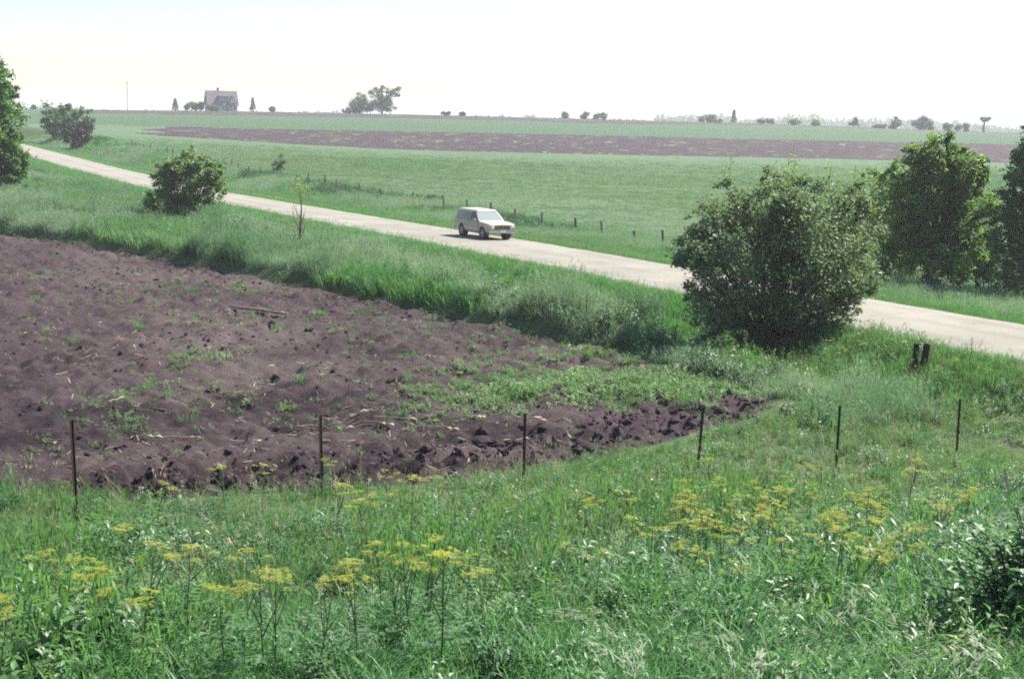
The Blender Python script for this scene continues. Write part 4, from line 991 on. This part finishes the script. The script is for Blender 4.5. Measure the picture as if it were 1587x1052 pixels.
# ------------------------------------------------------------------ the wagon
def wagon():
    cx = 751
    sl = np.linspace(-10, 20, 600); wx, wy = from_st(sl, 1.45); pj = np.array([project((a_, b_, tz(a_, b_)))[0] for a_, b_ in zip(wx[::10], wy[::10])])
    s1 = float(np.interp(-cx, -pj, sl[::10])); x_, y_ = from_st(s1, 1.45)
    z_ = tz(x_, y_) + .06
    rz = math.atan2(-AX[1], -AX[0])
    root = empty('station_wagon', (x_, y_, z_), rz); tag(root, 'cream two door station wagon on the gravel road', 'car')
    paint = plain('cream_paint', (.42, .35, .275), .35, spec=.5, var=.03, vscale=2); top = plain('pale_cream_paint', (.44, .385, .305), .4)
    glass = plain('car_glass', (.24, .29, .28), .08, spec=.8); dark = plain('black_rubber', (.018, .018, .02), .8); chrome = plain('chrome', (.6, .6, .58), .25, metal=.9)  # car_glass: pale reflection on the windows is put into the base colour
    lamp = plain('headlight_lens', (.75, .74, .7), .15); tyre = plain('tyre', (.02, .02, .022), .85); rim = plain('wheel_cover', (.55, .55, .56), .35, metal=.6)
    red = plain('tail_lamp', (.4, .03, .02), .3); plate = plain('licence_plate', (.75, .74, .7), .5); amber = plain('turn_lamp', (.6, .2, .03), .3); seat = plain('dark_interior', (.06, .05, .045), .9)
    # lower body: stations along x, half section (y, z)
    ST_ = [(-2.2, .74, .42, .80), (-2.14, .78, .36, .91), (-1.3, .80, .27, .92), (0, .81, .26, .92), (.72, .81, .26, .92), (1.4, .80, .28, .885), (1.9, .785, .33, .84), (2.03, .76, .40, .80), (2.06, .74, .44, .76)]
    mb = MB(); n0 = 0; prev = None
    for (px_, w, zb, zt) in ST_:
        half = [(0, zb), (w * .86, zb), (w * .97, zb + .1), (w, zb + (zt - zb) * .52), (w * .985, zt - .09), (w * .95, zt - .015), (w * .8, zt + .012), (0, zt + .03)]
        ring = half + [(-a_, b_) for a_, b_ in reversed(half[1:-1])]
        idx = [len(mb.v) + i for i in range(len(ring))]; mb.v += [(px_, a_, b_) for a_, b_ in ring]
        if prev:
            for i in range(len(ring)): j = (i + 1) % len(ring); mb.f.append((prev[i], prev[j], idx[j], idx[i]))
        else: mb.f.append(tuple(idx))
        prev = idx
    mb.f.append(tuple(reversed(prev)))
    body = link('body', bevel(mb.mesh('body'), .012, 1, 40), paint, root)
    cuts = []
    for wx_ in (1.28, -1.22):
        for s in (-1, 1):
            c = link('cut', MB().lathe([(.37, -.2), (.37, .2)], 'Y', (wx_, s * .8, .32), 28).mesh('cut')); c.parent = root; cuts.append(c)
            md = body.modifiers.new('b', 'BOOLEAN'); md.operation = 'DIFFERENCE'; md.object = c; md.solver = 'EXACT'
    bpy.context.view_layer.update()
    me = bpy.data.meshes.new_from_object(body.evaluated_get(bpy.context.evaluated_depsgraph_get()))
    body.modifiers.clear(); body.data = me
    if not me.materials: me.materials.append(paint)
    for c in cuts: bpy.data.objects.remove(c)
    # dark wheel wells
    for wx_ in (1.28, -1.22):
        for s in (-1, 1): MB().lathe([(.365, -.15), (.365, .09)], 'Y', (wx_, s * .64, .32), 24).build('wheel_well', dark, root)
    # greenhouse
    bz, tz_ = .925, 1.40
    gb = [(.80, .745), (-2.12, .745)]; gt = [(.18, .60), (-2.02, .62)]
    V = [(gb[0][0], gb[0][1], bz), (gb[0][0], -gb[0][1], bz), (gb[1][0], -gb[1][1], bz), (gb[1][0], gb[1][1], bz), (gt[0][0], gt[0][1], tz_), (gt[0][0], -gt[0][1], tz_), (gt[1][0], -gt[1][1], tz_), (gt[1][0], gt[1][1], tz_)]
    cab = link('cabin', bevel(MB().add(V, [(0, 1, 2, 3), (4, 7, 6, 5), (0, 4, 5, 1), (1, 5, 6, 2), (2, 6, 7, 3), (3, 7, 4, 0)]).mesh('cabin'), .03, 2), paint, root)
    rf = MB().add([(.26, .60, tz_ - .02), (.26, -.60, tz_ - .02), (-2.06, -.62, tz_ - .02), (-2.06, .62, tz_ - .02), (.12, .52, 1.46), (.12, -.52, 1.46), (-1.98, -.54, 1.455), (-1.98, .54, 1.455)], [(0, 1, 2, 3), (4, 7, 6, 5), (0, 4, 5, 1), (1, 5, 6, 2), (2, 6, 7, 3), (3, 7, 4, 0)])
    link('roof', bevel(rf.mesh('roof'), .025, 2), top, root)
    def on_side(s, xa, xb, z0, z1, name, mat, parent, lift=.008, thick=.012, xa2=None, xb2=None):
        """a pane lying on the sloping cabin side between x = xa..xb (foot) and xa2..xb2 (head)"""
        def yy(z): return .745 + (.61 - .745) * (z - bz) / (tz_ - bz)
        xa2 = xa if xa2 is None else xa2; xb2 = xb if xb2 is None else xb2
        P = [(xa, s * (yy(z0) + lift), z0), (xb, s * (yy(z0) + lift), z0), (xb2, s * (yy(z1) + lift), z1), (xa2, s * (yy(z1) + lift), z1)]
        return MB().add(P + [(p[0], p[1] - s * thick * 2, p[2]) for p in P], [(0, 1, 2, 3), (7, 6, 5, 4), (0, 4, 5, 1), (1, 5, 6, 2), (2, 6, 7, 3), (3, 7, 4, 0)]).build(name, mat, parent)
    def on_front(x0, x1, w0, w1, z0, z1, name, mat, parent, lift):
        P = [(x0 + lift, -w0, z0 + .004), (x0 + lift, w0, z0 + .004), (x1 + lift, w1, z1 + .004), (x1 + lift, -w1, z1 + .004)]
        k = -.03 if lift > 0 else .03
        return MB().add(P + [(p[0] + k, p[1], p[2]) for p in P], [(0, 1, 2, 3), (7, 6, 5, 4), (0, 4, 5, 1), (1, 5, 6, 2), (2, 6, 7, 3), (3, 7, 4, 0)]).build(name, mat, parent)
    on_front(.745, .235, .66, .56, .967, 1.358, 'windshield', glass, root, .012)
    on_front(-2.108, -2.028, .64, .56, .97, 1.36, 'rear_window', glass, root, -.012)
    for s in (-1, 1):
        on_side(s, .60, -.30, .965, 1.35, 'door_window', M['carshade'], root, xa2=.14)
        on_side(s, -.42, -1.40, .975, 1.34, 'side_window', glass, root)
        on_side(s, -1.57, -2.02, .975, 1.34, 'quarter_window', glass, root, xb2=-1.96)
        dr = MB().box((.2, s * .797, .62), (1.14, .035, .50)).build('door', paint, root)
        MB().box((-.25, s * .822, .78), (.14, .025, .025)).build('handle', chrome, dr)
        for sx in (.785, -.385): MB().box((sx, s * .806, .60), (.018, .012, .56)).build('door_gap', dark, dr)
        MB().box((.03, s * .812, .50), (1.76, .012, .03)).build('side_trim', chrome, root)
        MB().box((-.1, s * .752, .955), (1.5, .02, .022)).build('window_trim', chrome, root)
        mr = MB().box((.62, s * .90, 1.0), (.06, .16, .11)).build('mirror', chrome, root)
        MB().box((.62, s * .80, .96), (.03, .14, .03)).build('mirror_arm', chrome, mr)
        hl = MB().lathe([(.095, -.03), (.095, .03), (.06, .045)], 'X', (2.05, s * .56, .66), 18).build('headlight', lamp, root)
        MB().lathe([(.115, -.04), (.115, .01), (.1, .012)], 'X', (2.05, s * .56, .66), 18).build('bezel', chrome, hl)
        MB().box((2.055, s * .68, .52), (.05, .12, .07)).build('turn_lamp', amber, root)
        MB().box((-2.19, s * .66, .70), (.05, .14, .2)).build('tail_lamp', red, root)
    gr = MB().box((2.055, 0, .66), (.04, .86, .17)).build('grille', dark, root)
    for k in range(4): MB().box((2.078, 0, .60 + k * .04), (.012, .84, .01)).build('grille_bar', chrome, gr)
    for xb_, nm in ((2.13, 'front_bumper'), (-2.27, 'rear_bumper')):
        link(nm, bevel(MB().box((xb_, 0, .45), (.12, 1.6, .13)).mesh(nm), .03, 2), chrome, root)
    MB().box((2.20, 0, .46), (.02, .32, .14)).build('licence_plate', plate, root)
    for wx_ in (1.28, -1.22):
        for s in (-1, 1):
            w = empty('wheel', (wx_, s * .70, .31)); w.parent = root
            MB().lathe([(.20, -.085), (.29, -.09), (.315, -.06), (.315, .06), (.29, .09), (.20, .085)], 'Y', sides=28).build('tyre', tyre, w, smooth=False)
            MB().lathe([(.205, s * .02), (.205, s * .08), (.17, s * .092), (.07, s * .085), (.05, s * .1)], 'Y', sides=24).build('rim', rim, w)
M['carshade'] = plain('open_door_window', (.035, .04, .045), .25, spec=.5)
wagon()

# ------------------------------------------------------------------ small things on the bank and the field
# wild parsnip: each plant a thing with its stem and umbels
def parsnip_meshes(seed):
    R = random.Random(seed); st_ = MB(); um = []
    H = R.uniform(.75, 1.05)
    st_.tube([(0, 0, -.05), (.01, 0, H * .5), (R.uniform(-.03, .03), R.uniform(-.03, .03), H * .96)], [.009, .007, .004], 5)
    heads = [(Vector((0, 0, H)), 1.0)]
    for k in range(R.randint(3, 5)):
        a = R.uniform(0, 6.28); z0 = H * R.uniform(.4, .75); r = R.uniform(.1, .24); z1 = H * R.uniform(.86, 1.0)
        e_ = Vector((math.cos(a) * r, math.sin(a) * r, z1)); st_.tube([(0, 0, z0), (e_.x * .6, e_.y * .6, (z0 + z1) / 2), e_ - Vector((0, 0, .03))], [.006, .004, .003], 4)
        heads.append((e_, R.uniform(.55, .9)))
    V = []; F = []
    for k in range(9):
        a = R.uniform(0, 6.28); z = R.uniform(.05, .6) * H
        for j in range(5):
            u = .06 + .05 * j
            for s in (-1, 1):
                leafq(V, F, (math.cos(a) * u, math.sin(a) * u, z + u * .4), (math.cos(a + s * .8), math.sin(a + s * .8), .15), (0, 0, 1), .07, .035)
    return st_.mesh('stem'), heads, np_mesh('leaves', np.array(V), np.array(F), smooth=False)
def umbel_mesh(seed):
    R = random.Random(seed); mb = MB(); V = []; F = []
    for k in range(15):
        a = R.uniform(0, 6.28); r = .085 * math.sqrt(R.random()); z = .012 - r * r * 1.2
        for j in range(13):
            b_ = R.uniform(0, 6.28); q_ = .022 * math.sqrt(R.random()); c = np.array([math.cos(a) * r + math.cos(b_) * q_, math.sin(a) * r + math.sin(b_) * q_, z + R.uniform(-.004, .006)])
            n = len(V); s = R.uniform(.003, .006)
            V += [c + np.array([s, 0, 0]), c + np.array([0, s, .004]), c - np.array([s, 0, 0]), c - np.array([0, s, -.004])]; F += [(n, n + 1, n + 2), (n, n + 2, n + 3)]
        n = len(V); c = np.array([math.cos(a) * r, math.sin(a) * r, z - .004])
        V += [np.array([0, 0, -.05]), c, c + np.array([.003, .003, 0])]; F.append((n, n + 1, n + 2))
    return np_mesh('umbel', np.array(V), np.array(F), attr=np.random.default_rng(seed).random(len(V)))
PV = []
for i in range(5):
    a, h, l = parsnip_meshes(900 + i); a.materials.append(M['pstem']); l.materials.append(M['weed']); PV.append((a, h, l))
UM = [umbel_mesh(950 + i) for i in range(4)]
for u in UM: u.materials.append(M['umbel'])
def parsnip(px, py, scale, label, group, R):
    """flower heads seen at (px, py): find the foot on the bank below them"""
    st_, heads, lv = PV[R.randrange(5)]; H = heads[0][0].z * scale
    v = ray(px, py); zz = v[2] * _D - terrain(v[0] * _D, _D) - H; zz[_D < 9] = 1; k = int(np.argmax(zz < 0)); d = _D[k]
    b = (v[0] * d, d, tz(v[0] * d, d))
    root = empty('wild_parsnip', b, R.uniform(0, 6.28)); root.scale = (scale,) * 3; tag(root, label, 'wildflower', group)
    root.rotation_euler = (R.gauss(0, .09), R.gauss(0, .09), R.uniform(0, 6.28)); link('stem', st_, None, root); link('leaves', lv, None, root)
    for (p, k) in heads:
        o = link('umbel', UM[R.randrange(4)], None, root); o.location = p; o.scale = (k * R.uniform(.85, 1.3),) * 3; o.rotation_euler = (R.gauss(0, .12), R.gauss(0, .12), R.uniform(0, 6))
R = random.Random(21)
GA = [(80, 852), (128, 872), (140, 895), (178, 915), (213, 920), (222, 845), (285, 853), (345, 910), (383, 860), (412, 872), (428, 886), (482, 893), (10, 934), (100, 868), (165, 893)]
GB = [(405, 722), (352, 727), (500, 716), (195, 816), (600, 727), (632, 737), (572, 780), (560, 760), (240, 742), (505, 745), (630, 760), (675, 735)]
GC = [(650, 832), (690, 850), (718, 865), (622, 858), (560, 870), (536, 885), (738, 880), (665, 860), (640, 845), (600, 845)]
GD = [(900, 762), (930, 775), (952, 765), (862, 842), (925, 858), (1000, 820), (905, 780), (958, 800)]
for lst, label, grp, s in ((GA, 'yellow wild parsnip among the clustered plants at lower left', 'wild parsnip at lower left', .88), (GB, 'yellow wild parsnip in the scattered row along the soil edge', 'wild parsnip along the soil edge', .75),
                           (GC, 'yellow wild parsnip in the clump below the middle of the bank', 'wild parsnip clump in the middle', .95), (GD, 'yellow wild parsnip in the loose group right of the middle post', 'wild parsnip right of the middle post', .75)):
    for (px, py) in lst: parsnip(px + R.uniform(-6, 6), py + R.uniform(-4, 4), s * R.uniform(.8, 1.15), label, grp, R)
k = 0
while k < 115:
    px, py = R.uniform(1050, 1500), R.gauss(778, 42)
    if not (690 < py < 880) or vnoise(np.array([px * .02]), np.array([py * .04]), 77)[0] < .3: continue
    parsnip(px, py, .75 * R.uniform(.75, 1.15), 'yellow wild parsnip in the broad drift on the right of the bank', 'wild parsnip drift on the right', R); k += 1
for (px, py) in [(1285, 525), (1330, 530), (1300, 540), (1480, 560), (1530, 575), (1455, 570)]:
    parsnip(px, py, R.uniform(.7, .95), 'yellow flowered weed near the road behind the steel posts', 'yellow weeds near the road', R)

# dry stalks standing in the bank grass
R = random.Random(31)
def dry_stalk(px, py, h, lean, label, grp, r=.005, fork=2, mat='twig'):
    b = ground_at(px, py); mb = MB(); L = h
    e_ = Vector((math.sin(lean) * L, R.uniform(-.1, .1), math.cos(lean) * L)); m_ = e_ * .5 + Vector((R.uniform(-.05, .05), 0, 0))
    mb.tube([(0, 0, -.05), m_, e_], [r, r * .8, r * .35], 5)
    for k in range(fork):
        u = R.uniform(.45, .85); p = e_ * u; q_ = p + Vector((R.uniform(-.3, .3), R.uniform(-.15, .15), R.uniform(.08, .25))) * L * .6
        mb.tube([p, (p + q_) / 2 + Vector((0, 0, .02)), q_], [r * .6, r * .45, r * .2], 4)
    o = link('dry_stalk', mb.mesh('dry_stalk'), M[mat]); o.location = b; tag(o, label, 'dry stalk', grp)
for (px, py, h, ln) in [(640, 985, .85, .35), (668, 970, .9, .2), (700, 960, 1.0, .3), (735, 950, .8, .1), (755, 965, 1.05, .28), (790, 940, .9, .12), (820, 960, .7, -.1), (850, 930, .6, .25), (715, 1000, .9, .45), (905, 960, .5, .1)]:
    dry_stalk(px, py, h, ln, 'thin dry brown stalk in the bank grass below the middle post', 'dry stalks below the middle post')
for (px, py, h, ln, lb) in [(740, 800, .5, .6, 'pale bent dead stalk left of the middle post'), (845, 775, .45, .5, 'pale dead stalk right of the middle post'), (1120, 885, .35, .4, 'short dark broken stick in the grass below the parsnip drift'), (1470, 760, .45, .5, 'pale dead stalk at right below the sixth post')]:
    dry_stalk(px, py, h, ln, lb, None, .009, 1, 'palewood')
def dead_brush():
    b = ground_at(1566, 800); root = empty('dead_brush', b); tag(root, 'tangle of bare dead branches at the right edge', 'dead bush'); mb = MB(); R = random.Random(4)
    for k in range(16):
        a = R.uniform(0, 6.28); l = R.uniform(.5, 1.15); p = Vector((R.gauss(0, .15), R.gauss(0, .15), -.05)); pts = [p]; d = Vector((math.cos(a) * .4, math.sin(a) * .3, 1)).normalized()
        for j in range(4):
            d = (d + Vector((R.gauss(0, .3), R.gauss(0, .3), R.gauss(0, .15)))).normalized(); pts.append(pts[-1] + d * l / 4)
        mb.tube(pts, [.012, .010, .008, .006, .003], 5)
        q_ = pts[2]; e_ = q_ + Vector((R.gauss(0, .25), R.gauss(0, .2), R.uniform(.05, .3))); mb.tube([q_, (q_ + e_) / 2, e_], [.006, .005, .002], 4)
    mb.build('branches', M['palewood'], root)
dead_brush()

# corn stalk litter on the ploughed field
R = random.Random(17)
def stalk(px, py, L, rz, label, grp, r=.016, tilt=.05, name='corn_stalk', mat='straw'):
    b = ground_at(px, py); z = float(field_z(np.array([b[0]]), np.array([b[1]]))[0])
    mb = MB(); k = 5; pts = [(L * (i / (k - 1) - .5), R.gauss(0, .03) * L, R.gauss(0, .012)) for i in range(k)]
    mb.tube(pts, [r * R.uniform(.7, 1.1) for _ in range(k)], 6)
    for j in range(2):      # a torn leaf hanging off
        n = len(mb.v); x_ = R.uniform(-.4, .4) * L; mb.v += [(x_, 0, r), (x_ + .1, .05, r + .01), (x_ + .22 * L, .09 * R.choice((-1, 1)), .0)]; mb.f.append((n, n + 1, n + 2))
    o = link(name, mb.mesh(name), M[mat]); o.location = (b[0], b[1], z + .035); o.rotation_euler = (0, R.gauss(0, tilt), rz); tag(o, label, 'corn stalk' if name == 'corn_stalk' else 'branch', grp)
for (px, py, L, rz) in [(245, 687, .9, .1), (210, 692, .35, .3), (430, 682, .8, .35), (470, 672, .5, -.2), (560, 660, 1.0, -.05), (610, 655, .9, .1), (640, 668, .7, .3), (590, 668, .8, -.3), (665, 655, .35, .1), (500, 668, .9, .05),
                        (180, 630, .5, 1.0), (30, 520, .6, .5), (45, 524, .5, -.3), (155, 505, .5, .1), (345, 447, .9, 0), (180, 418, .8, .05), (735, 655, .5, .2), (745, 650, .5, .6), (820, 655, .6, .4), (800, 690, .6, .3), (290, 680, .7, -.05), (320, 685, .4, -.4),
                        (95, 582, .4, 1.2), (620, 500, .4, .5), (615, 508, .3, -.4), (420, 572, .3, 1.1), (700, 580, .6, 0), (270, 410, .6, 0), (80, 690, .5, -.4), (560, 640, .6, .8), (525, 690, .7, .2), (850, 660, .8, .1), (380, 690, .6, .25), (700, 675, .7, -.1)]:
    stalk(px, py, L, rz + R.uniform(-.15, .15), 'broken pale corn stalk lying on the ploughed soil', 'corn stalks on the ploughed field')
stalk(400, 489, 2.4, -.45, 'long grey branch lying far out on the ploughed field', None, .05, .02, 'fallen_branch', 'palewood')
stalk(243, 640, .55, -.5, 'short dark stub of wood on the ploughed field', None, .045, .1, 'wood_stub', 'oldwood')
# bright tufts alone on the soil
def soil_tuft(px, py, s, label, wide=1.0):
    b = ground_at(px, py); z = float(field_z(np.array([b[0]]), np.array([b[1]]))[0])
    o = link('grass_tuft', TU[R.randrange(3)]); o.location = (b[0], b[1], z); o.scale = (s * wide, s * wide, s); o.rotation_euler = (0, 0, R.uniform(0, 6)); tag(o, label, 'grass tuft', 'grass tufts on the ploughed field')
TU = [grass_tuft(f'grass_tuft{i}', 60, .22, .34, .016, .5, 1.0, 3, .1, 1000 + i) for i in range(3)]
for t in TU: t.materials.append(M['g_verge'])
for (px, py, s, lb, w) in [(220, 515, 1.1, 'brightest grass tuft standing alone on the left of the soil', 1), (297, 455, 1.2, 'bright grass tuft on the upper soil below the pale grass', 1), (55, 466, .9, 'small grass tuft at upper left of the soil', 1),
                           (200, 468, .8, 'flat grass tuft on the upper left soil', 1.8), (330, 472, .9, 'grass tuft close to the long grey branch', 1.2), (340, 562, .9, 'ragged wide grass tuft in the middle of the left soil', 2.2), (568, 478, .9, 'small tuft near the pale grass edge, below the sapling', 1),
                           (496, 492, .9, 'tuft right of the long grey branch', 1.2), (430, 512, .9, 'tuft below the right end of the long branch', 1.1), (468, 600, .9, 'small tuft on the bare soil above the second post', 1), (1075, 625, 1.7, 'tall weed tuft at the field corner near the fourth post', 1)]:
    soil_tuft(px, py, s, lb, w)
